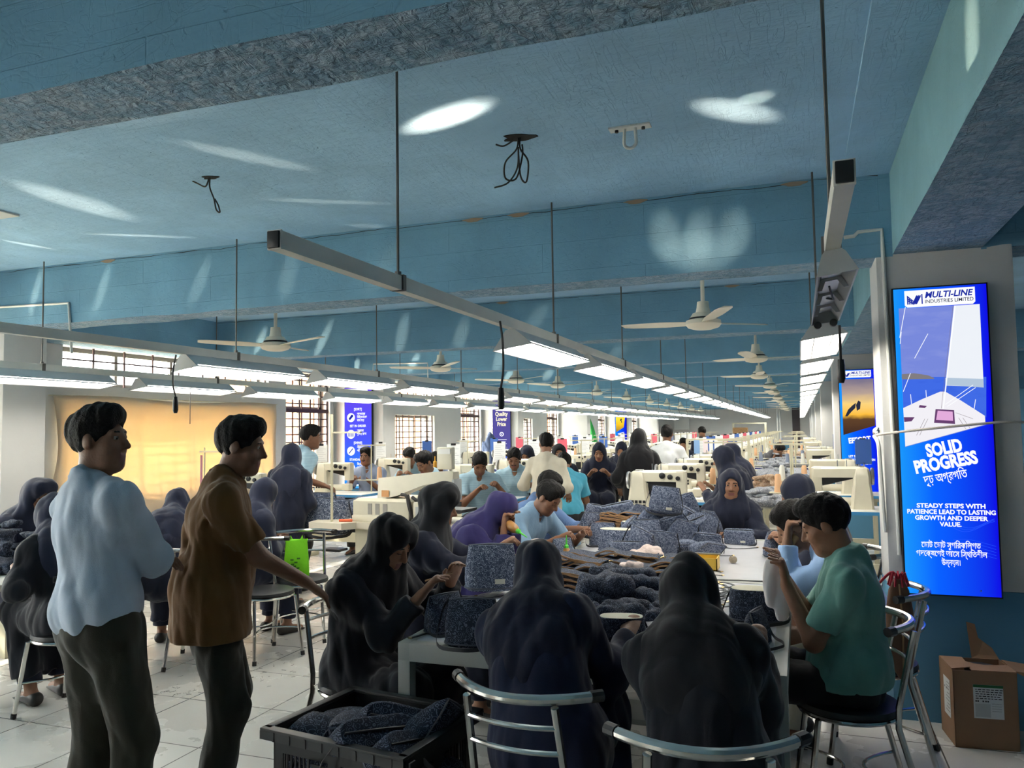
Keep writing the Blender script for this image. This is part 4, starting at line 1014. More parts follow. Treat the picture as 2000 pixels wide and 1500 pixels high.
# yellow tray, cloths, glue bottles, yarn ball, tape
M['yellow'] = mat('yellow_plastic', srgb(214, 176, 66), .4)
M['glue'] = mat('amber_glue', srgb(196, 140, 78), .3, trans=.25)
M['green_cap'] = mat('bright_green_cap', srgb(92, 214, 70), .4)
p = on(1368, 1110)
t = thing('tray', 'yellow plastic tray half hidden by the right black scarf', 'tray', (p.x, p.y, TZ)); b = MB()
b.box(-.11, .11, -.08, .08, 0, .006); 
for sx in (-1, 1): b.box(sx*.11, sx*.104, -.08, .08, 0, .075)
for sy in (-1, 1): b.box(-.11, .11, sy*.08, sy*.074, 0, .075)
b.build('tray_body', 'yellow', t, smooth=0); MB().box(-.118, .118, .074, .088, .07, .084, c=.003).build('rim', 'dull_steel', t)
p = on(1262, 1096); rag((p.x, p.y, TZ), .12, 'crumpled pale pink cloth beside the bag heap', 3, .7)
p = on(1232, 1118, TZ+.09); rag((p.x, p.y, TZ+.11), .06, 'small pale cloth scrap on top of the tan-edged pieces', 4)
p = on(1115, 1092); rag((p.x, p.y, TZ), .06, 'small white cloth beside the glue bottle', 6, .4)
def bottle(loc, R, lab, s=1.0):
    t = thing('glue_bottle', lab, 'bottle', loc); t.rotation_euler = R; t.scale = (s, s, s)
    MB().lathe([(0, 0), (.026, 0), (.029, .01), (.028, .05), (.02, .075), (.012, .083), (0, .083)], n=18).build('bottle_body', 'glue', t)
    MB().lathe([(0, .08), (.014, .08), (.014, .097), (.006, .105), (.0035, .15), (.0025, .165), (0, .165)], n=14).build('nozzle_cap', 'green_cap', t)
    return t
p = on(1107, 1094); bottle((p.x, p.y, TZ), (0, 0, 0), 'amber glue bottle with green nozzle standing on the table')
p = on(1432, 1100); t = MB().lathe([(0, 0), (.018, .004), (.026, .018), (.026, .03), (.018, .043), (0, .047)], n=16).build('thread_ball', mat('tan_thread', srgb(150, 138, 120), .8, bump=.6, bscale=120)); t.location = (p.x, p.y, TZ); tag(t, 'small tan ball of thread on the bare white table top', 'thread')
# ------------------------------------------------------------------ black crate with dark bags, cardboard box, green bag, handbags on chairs
def crate():
    c = at(712, 1345+90, z=.36)
    t = thing('crate', 'black slotted plastic crate full of dark bags on the floor', 'crate', (-1.54, 2.685, 0), -.14)
    hx, hy, H = .305, .25, .55
    b = MB(); b.box(-hx+.03, hx-.03, -hy+.03, hy-.03, .0, .012); b.build('crate_floor', 'black', t)
    def side(p0, p1, name):
        p0, p1 = Vector(p0), Vector(p1); d = (p1-p0); L = d.length; u = d/L; n = Vector((-u.y, u.x, 0)); b = MB()
        def bar(a0, a1, z0, z1, th=.006):
            q = [p0+u*a0, p0+u*a1]; b.prism([(q[0].x, q[0].y, z0), (q[1].x, q[1].y, z0), (q[1].x, q[1].y, z1), (q[0].x, q[0].y, z1)], n*th)
        bar(0, L, 0, .06); bar(0, L, .46, H-.01); bar(0, .045, .06, .46); bar(L-.045, L, .06, .46); bar(L/2-.03, L/2+.03, .06, .46)
        k = 0; a = .06
        while a < L-.06:
            if abs(a-L/2) > .04:
                if (k//6) % 2 == 0: bar(a, a+.007, .06, .46, .005)
                else:
                    for z in np.arange(.07, .46, .026): bar(a-.004, a+.016, z, z+.011, .005)
            a += .02; k += 1
        b.build(name, 'black', t, smooth=0)
    side((-hx+.02, -hy+.02, 0), (hx-.02, -hy+.02, 0), 'side_panel'); side((hx-.02, -hy+.02, 0), (hx-.02, hy-.02, 0), 'side_panel')
    side((hx-.02, hy-.02, 0), (-hx+.02, hy-.02, 0), 'side_panel'); side((-hx+.02, hy-.02, 0), (-hx+.02, -hy+.02, 0), 'side_panel')
    b = MB()
    for sy in (-1, 1): b.box(-hx-.015, hx+.015, sy*(hy+.015), sy*(hy-.022), H-.012, H, c=.003); b.box(-hx-.015, hx+.015, sy*(hy+.015), sy*(hy+.009), H-.04, H-.01)
    for sx in (-1, 1): b.box(sx*(hx+.015), sx*(hx-.022), -hy, hy, H-.012, H, c=.003); b.box(sx*(hx+.015), sx*(hx+.009), -hy, hy, H-.04, H-.01)
    for i in range(9):
        x = -hx+.05+i*.075; b.box(x, x+.006, -hy-.018, -hy+.012, H-.04, H-.008)
    b.build('rim', mat('grey_black_plastic', (.03, .03, .03), .45), t)
    return t
cr = crate()
R = Matrix.Rotation(cr.rotation_euler.z, 3, 'Z')
for i, (x, y, z, kind, rot, s) in enumerate([(-.12, .06, .12, 'limp', (.3, .2, .3), 1.5), (.03, .06, .215, 'box', (1.0, .3, .7), 1.25), (.02, -.08, .21, 'box', (.9, .1, .9), 1.2), (-.16, -.07, .14, 'limp', (.2, .4, .1), 1.3), (.18, .02, .19, 'bucket', (.7, .5, 1.7), 1.2), (.16, -.1, .18, 'box', (.8, .2, 1.3), 1.1), (-.06, -.0, .23, 'bucket', (1.2, .0, .4), 1.1), (0.0, .0, .03, 'limp', (0, 0, .5), 1.7), (-.17, .0, .03, 'limp', (0, 0, 1.1), 1.6), (.16, .0, .03, 'limp', (0, 0, .2), 1.5)]):
    p = R @ Vector((x*.95, y*1.05, z+.27))+Vector(cr.location); bag(kind, p, (rot[0], rot[1], rot[2]), 'dark patterned bag lying in the black crate', 'bags in the crate', 'paisley_d', s, i, False, i % 2 == 0)
M['card'] = mat('brown_cardboard', srgb(150, 116, 88), .8, var=.06, vscale=8)
M['paper'] = mat('white_paper', srgb(226, 228, 228), .7)
M['ink'] = mat('black_ink', (.02, .02, .02), .6)
M['green_ink'] = mat('green_ink', srgb(40, 110, 60), .6)
M['grey_ink'] = mat('grey_ink', srgb(130, 132, 132), .6)
def cardbox():
    c0 = at(1867, 1459, z=0); t = thing('cardboard_box', 'brown open cardboard box with white labels beside the blue pillar base', 'box', (c0.x, c0.y, 0), .1)
    W, D, H = .29, .25, .38
    b = MB(); th = .005
    b.box(0, W, 0, th, 0, H); b.box(-0.0, th, 0, D, 0, H); b.box(W-th, W, 0, D, 0, H); b.box(0, W, D-th, D, 0, H); b.box(0, W, 0, D, 0, th)
    hole = MB(); 
    b.build('carton', 'card', t, smooth=0)
    MB().prism([(0, .01, H+.002), (0, D*.98, H+.002), (W*.34, D*.8, H+.012), (W*.3, .02, H+.012)], (0, 0, .004)).build('flap', 'card', t, smooth=0)
    MB().prism([(W*.3, 0, H+.001), (W, 0, H+.001), (W, D*.5, H+.002), (W*.6, D*.42, H+.002), (W*.45, D*.5, H+.002), (W*.32, D*.7, H+.002)], (0, 0, .004)).build('flap', 'card', t, smooth=0)
    MB().prism([(W*.55, D, H), (W, D, H), (W*.92, D+.03, H+.05), (W*.7, D+.03, H+.10), (W*.66, D+.035, H+.17), (W*.52, D+.035, H+.18)], (0, .005, 0)).build('flap', 'card', t, smooth=0)
    MB().prism([(W, .02, H), (W, D*.9, H), (W+.11, D*.8, H-.01), (W+.13, D*.35, H-.03), (W+.09, .06, H-.05)], (0, 0, .005)).build('flap', 'card', t, smooth=0)
    MB().lathe([(0, 0), (.07, 0), (.08, .1), (0, .1)], (W*.6, D*.62, H-.115), 16).build('contents', 'leather', t)
    def label(R0, name):
        l = MB().box(*R0[0]).build(name, 'paper', t, smooth=0); return l
    # front label: green band, lines of small print, table block
    y = -.0015; l = MB().box(.09, .225, y, 0, .15, .315).build('label', 'paper', t, smooth=0); y -= .001
    MB().box(.09, .225, y, y+.001, .302, .315).build('band', 'green_ink', l, smooth=0)
    pr = MB()
    for i in range(5):
        z = .29-.011*i; x = .1
        while x < .21: w = .006+.012*((i*37+int(x*900)) % 5)/5; pr.box(x, x+w, y, y+.001, z, z+.004); x += w+.005
    for x in (.098, .107, .13, .142, .152): pr.box(x, x+.007, y, y+.001, .231, .238)
    pr.build('print', 'ink', l, smooth=0)
    pg = MB(); pg.box(.096, .165, y, y+.001, .157, .222)
    for i in range(4): pg.box(.172, .215, y, y+.001, .222-.012*i, .226-.012*i)
    pg.build('print_block', mat('pale_grey_ink', srgb(196, 198, 198), .7), l, smooth=0)
    x = -.0015; l2 = MB().box(x, 0, .06, .17, .12, .31).build('label', 'paper', t, smooth=0); x -= .001; pr = MB()
    for i in range(9):
        z = .29-.018*i
        if i == 2:
            for q in (.08, .1, .115, .145): pr.box(x, x+.001, q, q+.01, z, z+.009)
        else: pr.box(x, x+.001, .07, .07+.08*(.5+.5*((i*7) % 3)/3), z, z+.003)
    pr.build('print', 'grey_ink', l2, smooth=0)
    return t
cardbox()
# chairs -------------------------------------------------------------
chair(-.83, 2.54, -.12, 'steel chair whose curved back rail faces the camera, left of two')
chair(-.285, 2.30, .18, 'steel chair at the picture bottom behind the right black-scarfed woman')
chair(.15, 3.68, PI/2+.12, 'steel chair of the man in the teal polo shirt')
chair(.30, 4.35, PI/2-.1, 'steel chair standing just behind the teal man\'s chair')
chair(-1.97, 3.32, -PI/2-.35, 'steel chair of the seated woman sewing at the left table edge')
chair(-3.78, 5.45, PI+.5, 'steel chair with a bright green bag hanging on its back')
chair(-3.75, 4.95, PI/2+2.7, 'steel chair beyond the man in brown with a black bag on it')
chair(-4.15, 3.62, PI/2+.12, 'steel chair of the woman seated at the picture left edge')
chair(-4.12, 4.72, .5, 'steel chair of the seated woman turned away between the two standing men')
chair(-.62, 6.98, PI, 'steel chair of the woman facing us across the table')
chair(-2.02, 4.25, -PI/2, 'steel chair of the woman in profile behind the sewing woman')
chair(-2.05, 5.05, -PI/2, 'steel chair of the woman in the violet scarf')
chair(-2.0, 5.85, -PI/2-.1, 'steel chair of the young man in the light blue shirt')
chair(.26, 5.6, PI/2, 'steel chair of the woman on the right beyond the blue-shirted man')
# bright green bag hanging on the chair back
t = thing('carrier_bag', 'bright lime green printed bag hanging from a chair back', 'bag', (-3.80, 5.40, 0), .5)
b = MB(); rings = []
for z, w, d in ((.47, .085, .03), (.5, .095, .035), (.6, .092, .03), (.7, .085, .018), (.76, .08, .01), (.78, .085, .006)):
    rings.append([(*se(2*PI*j/24, w*1.05, d, 3), z+.006*math.sin(j)) for j in range(24)])
b.loft(rings); M['lime'] = mat('lime_nonwoven_cloth', srgb(134, 226, 30), .7, bump=.2, bscale=40); b.build('bag_body', 'lime', t)
for sx in (-1, 1): MB().tube([(sx*.05, -.0, .77), (sx*.045, .0, .81), (sx*.03, .0, .77)], .006, 6).build('handle', 'lime', t)
pr = MB()
for i, (x, z) in enumerate([(-.03, .62), (.0, .6), (.02, .63), (-.01, .57), (.015, .555), (-.025, .585)]): pr.box(x-.012, x+.012, -.043, -.036, z, z+.012)
pr.build('print', mat('dark_green_print', srgb(60, 120, 20), .7), t, smooth=0)
# ------------------------------------------------------------------ sewing stations
M['blue_edge'] = mat('blue_table_edge', srgb(62, 138, 190), .45)
M['navy_edge'] = mat('navy_table_edge', srgb(44, 48, 110), .45)
M['white_top'] = mat('white_table_top', srgb(226, 224, 216), .4)
M['chrome'] = mat('chrome', (.75, .75, .75), .15, 1)
def make_table(edge):
    t = thing('sewing_table', 'x', 'table'); z = .85; w, d = .55, .27
    MB().box(-w, w, -d, d, z-.035, z, c=.006).build('table_top', 'white_top', t)
    b = MB(); b.box(-w-.003, w+.003, -d-.004, -d+.004, z-.036, z-.006); b.box(-w-.003, w+.003, d-.004, d+.004, z-.036, z-.006); b.box(-w-.004, -w+.004, -d, d, z-.036, z-.006); b.box(w-.004, w+.004, -d, d, z-.036, z-.006); b.build('edge_band', edge, t, smooth=0)
    for sx in (-1, 1):
        b = MB(); x = sx*.44; b.box(x-.025, x+.025, -.03, .03, .05, z-.035, c=.004); b.box(x-.03, x+.03, -.25, .25, 0, .05, c=.006); b.box(x-.025, x+.025, -.2, .2, z-.08, z-.035); b.build('leg', 'cream_frame', t)
    MB().box(-.42, .42, -.02, .02, .22, .34).build('cross_panel', 'cream_frame', t)
    MB().box(-.14, .12, -.1, .1, .1, .13, R=None).build('treadle', 'dark_metal', t)
    m = MB(); m.box(.14, .36, -.12, .1, z-.26, z-.06, c=.02); m.build('motor_box', 'dark_metal', t)
    return t
def make_post_machine():
    """cylinder-arm machine, operator on +y side; column at -x, needle head at +x"""
    t = thing('sewing_machine', 'x', 'sewing machine')
    b = MB(); rings = []
    for z, x0, x1, y in ((0, -.27, -.07, .085), (.12, -.265, -.085, .08), (.24, -.25, -.1, .07), (.3, -.25, -.1, .065), (.37, -.24, -.11, .06), (.385, -.22, -.13, .05)):
        rings.append([(x0+.02, -y, z), (x0, -y+.02, z), (x0, y-.02, z), (x0+.02, y, z), (x1-.02, y, z), (x1, y-.02, z), (x1, -y+.02, z), (x1-.02, -y, z)])
    b.loft(rings); b.build('column', 'cream', t, smooth=40)
    b = MB(); b.loft([[(x, y, z) for y, z in ((-.055, .29), (-.055, .37), (-.03, .39), (.03, .39), (.055, .37), (.055, .29))] for x in (-.16, .05, .2, .24)]); b.build('arm', 'cream', t, smooth=40)
    b = MB(); b.box(.17, .26, -.05, .05, .16, .385, c=.012); b.build('needle_head', 'cream', t)
    b = MB(); b.prism([(-.13, -.02, .29), (.2, -.02, .285), (.2, -.02, .25), (.12, -.02, .225), (-.08, -.02, .272)], (0, .04, 0)); b.tube([(.08, 0, .25), (.17, 0, .23)], .02, 10); b.build('linkage', 'dark_metal', t)
    MB().tube([(.22, 0, .17), (.22, 0, .07)], .005, 6).build('needle_bar', 'chrome', t)
    b = MB(); b.tube([(-.1, 0, .065), (.2, 0, .065)], .04, 14); b.box(.13, .24, -.05, .05, .03, .115, c=.012); b.build('cylinder_bed', 'cream', t)
    for i, x in enumerate((.05, .12, .19)):
        MB().lathe([(0, 0), (.028-.004*i, 0), (.028-.004*i, .014), (.012, .02), (0, .02)], (x, -.055, .345-.012*i), 14, axis='y', R=Matrix.Rotation(PI, 3, 'Z')).build('tension_dial', 'dark_metal', t)
    MB().lathe([(0, 0), (.075, 0), (.08, .008), (.08, .022), (.05, .03), (0, .03)], (-.28, 0, .3), 20, axis='x').build('hand_wheel', 'dull_steel', t)
    v = MB()
    for i in range(4):
        for j in range(2): v.box(-.235+.036*i, -.21+.036*i, -.087, -.08, .06+.036*j, .085+.036*j)
    v.build('vent', 'dark_metal', t, smooth=0)
    MB().box(-.2, -.13, -.03, .03, .384, .398).build('top_plate', 'dull_steel', t)
    for x in (-.05, .03): MB().tube([(x, .01, .385), (x, .01, .45)], .004, 6).build('thread_pin', 'chrome', t)
    return t
def make_flat_machine():
    t = thing('sewing_machine', 'x', 'sewing machine')
    MB().box(-.25, .25, -.09, .09, 0, .045, c=.01).build('bed', 'cream', t)
    b = MB(); b.box(-.24, -.1, -.06, .06, .04, .33, c=.02); b.build('column', 'cream', t)
    b = MB(); b.box(-.24, .25, -.05, .05, .22, .34, c=.02); b.box(.17, .25, -.045, .045, .1, .3, c=.012); b.build('arm', 'cream', t)
    for i, (x, z) in enumerate(((.05, .3), (.1, .28), (.15, .31), (.2, .26), (.21, .2), (.21, .15))):
        MB().lathe([(0, 0), (.018, 0), (.018, .01), (0, .012)], (x, -.05, z), 12, axis='y', R=Matrix.Rotation(PI, 3, 'Z')).build('dial', 'dark_metal', t)
    MB().lathe([(0, 0), (.06, 0), (.06, .02), (0, .025)], (-.26, 0, .27), 18, axis='x').build('hand_wheel', 'dull_steel', t)
    MB().tube([(.21, 0, .1), (.21, 0, .05)], .006, 6).build('needle_bar', 'chrome', t)
    return t
def make_stand():
    t = thing('thread_stand', 'x', 'thread stand')
    MB().tube([(0, 0, 0), (0, 0, .62)], .009, 8).build('pole', 'cream_frame', t)
    MB().box(-.2, .2, -.012, .012, .6, .615).build('arm', 'cream_frame', t, smooth=0); MB().box(-.2, .2, -.06, .06, .15, .158).build('cone_shelf', 'cream_frame', t, smooth=0)
    for x in (-.12, .12): MB().tube([(x, 0, .158), (x, 0, .26)], .005, 6).build('pin', 'chrome', t)
    return t
def make_cone(m):
    return MB().lathe([(0, 0), (.036, 0), (.036, .01), (.028, .15), (.02, .17), (0, .17)], n=16).build('thread_cone', m)
def make_clip(m2='paper'):
    t = thing('clipboard', 'x', 'clipboard')
    MB().tube([(0, .01, 0), (0, .01, .36)], .005, 6).build('holder_rod', 'chrome', t)
    MB().box(-.085, .085, 0, .006, .34, .62).build('board', 'paper' if m2 == 'paper' else m2, t, smooth=0)
    MB().box(-.03, .03, -.006, .004, .605, .63).build('clip', 'dark_metal', t, smooth=0)
    if m2 == 'paper':
        b = MB()
        for i in range(8): b.box(-.065, .02+.045*((i*5) % 3)/2, -.0015, -.0005, .38+.026*i, .384+.026*i)
        b.build('print', mat('faint_print', srgb(170, 172, 178), .7), t, smooth=0)
    return t
TB = make_table('blue_edge'); TN = make_table('navy_edge'); PM = make_post_machine(); FM = make_flat_machine(); ST = make_stand()
M['peach_thread'] = mat('peach_thread', srgb(222, 176, 136), .8); M['slate_thread'] = mat('slate_thread', srgb(128, 138, 160), .8); M['white_thread'] = mat('white_thread', srgb(220, 218, 210), .8)
CN = [make_cone('peach_thread'), make_cone('slate_thread'), make_cone('white_thread')]
M['blue_board'] = mat('blue_card', srgb(56, 96, 170), .6); M['pink_card'] = mat('pink_card', srgb(214, 92, 110), .6)
CB = [make_clip(), make_clip('blue_board'), make_clip('pink_card')]
_u = {}
def use(o, loc, rz, lab, group):
    k = o.name
    r = o if k not in _u else dup(o); _u[k] = 1
    r.location = loc; r.rotation_euler = (0, 0, rz); tag(r, lab, None, group); return r
for c, nm in zip(CN, ('thread cone',)*3): tag(c, 'x', 'thread cone')
def station(x, y, row, i, kind='post', table='navy', rz=0, cones=True, clip=0, stand=True, sx=1):
    who = '%s in the %s' % (ORD[i], row)
    R = Matrix.Rotation(rz, 3, 'Z')
    P = lambda a, b, z=.85: tuple(R @ Vector((a, b, 0))+Vector((x, y, z)))
    use(TN if table == 'navy' else TB, (x, y, 0), rz, 'white-topped %s-edged sewing table, %s' % (table, who), 'sewing tables')
    use(PM if kind == 'post' else FM, P(-.02*sx, .02), rz if sx > 0 else rz+PI, 'cream %s sewing machine, %s' % ('cylinder-arm' if kind == 'post' else 'flat-bed', who), 'sewing machines')
    if stand: use(ST, P(.42, .2), rz, 'pale thread stand on the sewing table, %s' % who, 'thread stands')
    if cones and stand:
        c = use(CN[(i*2+1) % 3], P(.3, .2, 1.008), 0, 'cone of thread on the stand, %s' % who, 'thread cones')
        c = use(CN[(i*2) % 3], P(.54, .2, 1.008), 0, 'outer cone of thread on the stand, %s' % who, 'thread cones')
    if clip is not None: use(CB[clip], P(-.33, .18), rz+.1, '%s held upright over the machine, %s' % (('white clipboard', 'blue card', 'pink card')[clip], who), 'clipboards')
# rows: the middle row runs towards the far wall right of the aisle, two more rows nearer the windows
q = at(1290, 1003, z=.85)
RX = q.x
for i in range(18):
    y = q.y+1.5*i
    if y > 37: break
    station(RX+.0, y, 'middle machine row', i, 'post', 'blue' if i < 3 else 'navy', 0, i > 0 and i % 2 == 1, None if i < 4 else (0, 1, 0, 2)[i % 4], i > 0)
q2 = at(925, 972, z=.85)
for i in range(16):
    y = q2.y+1.55*i
    if y > 36: break
    station(q2.x, y, 'second machine row', i, 'post' if i not in (2, 3, 4) else 'flat', 'blue' if i < 2 else 'navy', 0, i % 2 == 0 and i > 1, (0, 0, 0, 2, 0, 1)[i % 6], i > 1)
q3 = at(655, 962, z=.85)
for i in range(15):
    y = q3.y+1.6*i
    if y > 36: break
    station(q3.x, y, 'window-side machine row', i, 'post', 'blue' if i < 2 else 'navy', 0, i % 3 != 1, (0, 0, 1, 0, 1, 2)[i % 6], i % 2 == 0)
# a row by the pillars on the right
for i in range(8):
    y = (8.1, 9.9, 14.2, 16.2, 21.0, 22.9, 27.7, 29.6)[i]
    station(.33, y, 'pillar-side machine row', i, 'post', 'blue' if i < 2 else 'navy', PI if i else PI, True, 1 if i % 2 else None, True)
q4 = at(474, 1000, z=.85); station(q4.x, q4.y, 'corner behind the standing women', 0, 'post', 'blue', 0, False, None, False)
t = thing('thread_stand', 'thin pink-topped stand rising before the beige curtain', 'thread stand', (at(399, 960, Y=6.6).x, 6.6, 0)); zt_ = at(399, 874, Y=6.6).z
MB().tube([(0, 0, 0), (0, 0, zt_)], .008, 6).build('pole', 'cream_frame', t); MB().tube([(-.04, 0, .9), (-.04, 0, zt_-.08)], .012, 6).build('bar', mat('pink_bar', srgb(190, 130, 150), .6), t); MB().box(-.06, .2, -.008, .008, zt_-.05, zt_-.035).build('arm', 'cream_frame', t, smooth=0)
# navy striped tables between the rows
for i in range(3):
    x, y = at(1165, 940, z=.85)[:2] if i < 3 else None
    use(TN, (x+.1*(i % 2), y+.75*(i if i < 3 else i-3)+(0 if i < 3 else 1.0), 0), 0, 'white work table with navy edge, %s of the %s' % (ORD[i if i < 3 else i-3], 'tables behind the green cloth women' if i < 3 else 'tables in front of the far rack'), 'navy-edged tables')
# large pattern sewing machine on its own cream bench
def pattern_machine():
    p0 = at(690, 1018, z=.80); Y = p0.y
    t = thing('machine_bench', 'thick cream bench under the large boxy sewing machine', 'table', (p0.x, Y, 0), -.12)
    b = MB(); b.prism([(-.42, -.02, .74), (-.36, -.2, .74), (.02, -.2, .74), (.08, -.06, .74), (1.0, -.06, .74), (1.0, .62, .74), (-.3, .62, .74)], (0, 0, .06)); b.build('bench_top', mat('cream_laminate', srgb(214, 204, 184), .5), t, smooth=0)
    b = MB(); b.box(.02, .22, .0, .5, .0, .74, c=.008); b.build('pedestal', 'cream_frame', t)
    b = MB(); b.box(.28, .86, .05, .5, .08, .72, c=.008); b.build('control_cabinet', 'white_metal', t)
    for x, y in ((-.2, .4), (.95, .5)): MB().box(x-.03, x+.03, y-.03, y+.03, 0, .74).build('leg', 'cream_frame', t)
    m = thing('pattern_sewing_machine', 'large cream boxy programmable sewing machine with slanted arm beside the windows', 'sewing machine', (p0.x, Y, .80), -.12)
    b = MB(); rings = []
    for z, w0, w1, y0, y1 in ((0, 0, .62, 0, .5), (.19, 0, .62, 0, .5), (.215, .03, .59, .04, .48)): rings.append([(-.0+w0, y0, z), (w1, y0, z), (w1, y1, z), (w0, y1, z)])
    b.loft(rings); b.build('base_housing', 'cream', m, smooth=20)
    b = MB(); b.box(-.005, .625, -.006, .505, 0, .06, c=.004); b.build('base_plate', 'cream', m)
    for i in range(3): MB().box(.17+.085*i, .215+.085*i, -.004, .01, .07, .17).build('vent', mat('grey_vent', srgb(150, 146, 140), .6), m, smooth=0)
    b = MB()
    sec = lambda x, z0, z1, y0, y1: [(x, y0, z0), (x, y0+.015, z1), (x, y1-.015, z1), (x, y1, z0)]
    b.loft([sec(.24, .2, .40, .05, .27), sec(.45, .24, .42, .055, .265), sec(.72, .34, .45, .08, .25), sec(.98, .38, .47, .09, .24), sec(1.02, .36, .46, .1, .23)]); b.build('arm', 'cream', m, smooth=20)
    for x in (.27, .27): pass
    MB().box(.29, .37, .045, .052, .23, .29).build('warning_label', mat('orange_label', srgb(206, 150, 96), .6), m, smooth=0)
    b = MB(); b.box(.9, 1.04, .1, .24, .2, .4, c=.02); b.build('needle_head', 'grey_metal', m)
    b = MB(); b.box(.82, .98, .16, .22, .48, .68, c=.012); b.build('display', 'cream', m); MB().box(.835, .965, .154, .162, .62, .665).build('display_cap', 'white_metal', m, smooth=0)
    MB().lathe([(0, 0), (.016, 0), (.016, .05), (.006, .06), (.005, .1), (0, .1)], (.795, .17, .5), 10).build('oil_cap', mat('amber_plastic', srgb(220, 160, 40), .4), m)
    b = MB(); b.box(.7, .95, -.05, .12, .02, .2, c=.012); b.build('drive_box', 'cream', m)
    for i in range(3): MB().box(.73+.055*i, .765+.055*i, -.056, -.045, .06, .16).build('vent', 'grey_metal', m, smooth=0)
    for pts in ([(.55, -.01, .26), (.62, -.02, .24), (.66, -.02, .1), (.63, 0, .0)], [(.66, 0, .24), (.72, 0, .21), (.74, .05, .26), (.9, .08, .27), (1.05, .1, .3)], [(.6, .02, .25), (.64, -.03, .18), (.69, -.03, .02)]):
        MB().tube(spl(pts), .016, 8).build('hose', 'cable', m)
    b = MB(); b.box(.62, 1.1, .12, .4, .1, .125); b.box(.6, 1.1, .1, .12, .16, .2); b.build('work_clamp', 'dark_metal', m, smooth=0)
    MB().tube([(.0, -.15, 0), (.0, -.15, .86)], .013, 8)
    s = thing('thread_stand', 'tall thin thread stand pole rising from the cream bench', 'thread stand', tuple(Vector((p0.x, Y, .80))+Matrix.Rotation(-.12, 3, 'Z') @ Vector((-.17, -.1, 0))), -.12)
    MB().tube([(0, 0, 0), (0, 0, 1.0)], .012, 8).build('pole', 'cream_frame', s)
    b = MB(); b.box(0, .34, -.01, .01, .82, .835); b.build('arm', 'cream_frame', s, smooth=0)
    c = thing('tool', 'small red and orange tool lying on the cream bench', 'tool', tuple(Vector((p0.x, Y, .80))+Matrix.Rotation(-.12, 3, 'Z') @ Vector((-.1, -.08, 0)))); MB().tube([(0, 0, .012), (.12, .03, .012)], .012, 8).build('handle', mat('orange_plastic', srgb(220, 100, 60), .5), c)
    g = thing('tape_roll', 'white ring of tape standing on the end of the cream bench', 'tape', tuple(Vector((p0.x, Y, .80))+Matrix.Rotation(-.12, 3, 'Z') @ Vector((.9, .0, .035))))
    MB().tube([(.03*math.cos(a), 0, .03*math.sin(a)) for a in np.linspace(0, 2*PI, 21)[:-1]], .008, 8, closed=True).build('ring', 'white_metal', g)
pattern_machine()
# heaps of grey cloth on tables beyond (each heap is a loose mass nobody could count)
def heap(px, py, z, lab, L=.5, W=.35, hgt=.18, seed=0, m='paisley', rows=7):
    p = at(px, py, z=z); S = Field(); rs = np.random.default_rng(seed)
    for i in range(rows*5):
        a = rs.uniform((-L, -W, .01), (L, W, hgt)); a[2] *= 1-.6*(abs(a[0])/L)**2; d = rs.uniform(-.2, .2, 3); d[2] *= .25; b = a+d; b[2] = max(.01, b[2]); S.cap(a, b, .022, .03, k=.03, sq=((0, 0, 1), .5))
    S.cap((-L*.8, 0, .02), (L*.8, 0, .02), W*.5, W*.5, k=.05, sq=((0, 0, 1), .18))
    P, Q = S.mesh(.016, fold=.006, fseed=seed, fscale=1.4, cuts=[((0, 0, 0), (0, 0, -1))]); o = np_obj('cloth_heap', P, Q, m, None); o.location = p if abs(px-1500) > 60 else (LTX+.1, p.y, p.z); return tag(o, lab, 'cloth heap', None, 'stuff')
M['pale_cloth'] = paisley('pale_grey_cloth', srgb(120, 124, 134), srgb(188, 188, 190), 40)
M['tan_cloth'] = paisley('tan_and_cream_pieces', srgb(150, 120, 96), srgb(212, 196, 176), 40)
LT = thing('long_table', 'long pale table heaped with cloth running back along the pillars', 'table', (0, 0, 0))
a_ = at(1470, 985, z=.85); b_ = at(1545, 880, z=.85)
LTX = a_.x
MB().box(a_.x-.1, a_.x+.3, a_.y, b_.y, .81, .85).build('table_top', 'white_top', LT, smooth=0)
for y in np.arange(a_.y+.1, b_.y, 1.6):
    for x in (-.06, .26): MB().box(a_.x+x-.03, a_.x+x+.03, y-.03, y+.03, 0, .81).build('leg', 'cream_frame', LT, smooth=0)
for i, (px, py, m, lab, hg) in enumerate([(1478, 985, 'pale_cloth', 'layered grey cloth pieces with tan edges at the near end of the long table', .16), (1488, 955, 'tan_cloth', 'tan-edged cloth stack on the long table behind the facing woman', .2), (1500, 930, 'pale_cloth', 'crumpled pale grey cloth heap halfway along the long table', .24), (1520, 910, 'pale_cloth', 'pale heap of cloth further along the long table', .24), (1535, 893, 'tan_cloth', 'tan and brown pieces piled at the far end of the long table', .22)]):
    heap(px, py, .85, lab, .24, .4+.25*i, hg, 20+i, m)
heap(655, 1000, .78, 'grey patterned cloth heaped on the table by the windows', .45, .3, .14, 31, 'paisley')
heap(30, 1110, .72, 'heap of dark patterned bags on the table at the far left', .46, .34, .34, 33, 'paisley_d', 11)
# blue-white table at the far left
t = thing('worktable', 'pale table with blue side at the far left edge', 'table', (at(30, 1120, z=.72).x-.2, at(30, 1120, z=.72).y, 0), 0)
MB().box(-.5, .5, -.45, .5, .68, .72, c=.006).build('table_top', 'white_top', t); MB().box(-.42, .46, -.38, -.36, .35, .68).build('side_panel', 'blue_edge', t, smooth=0)
for x in (-.44, .44):
    for y in (-.4, .44): MB().box(x-.03, x+.03, y-.03, y+.03, 0, .68).build('leg', 'cream_frame', t, smooth=0)
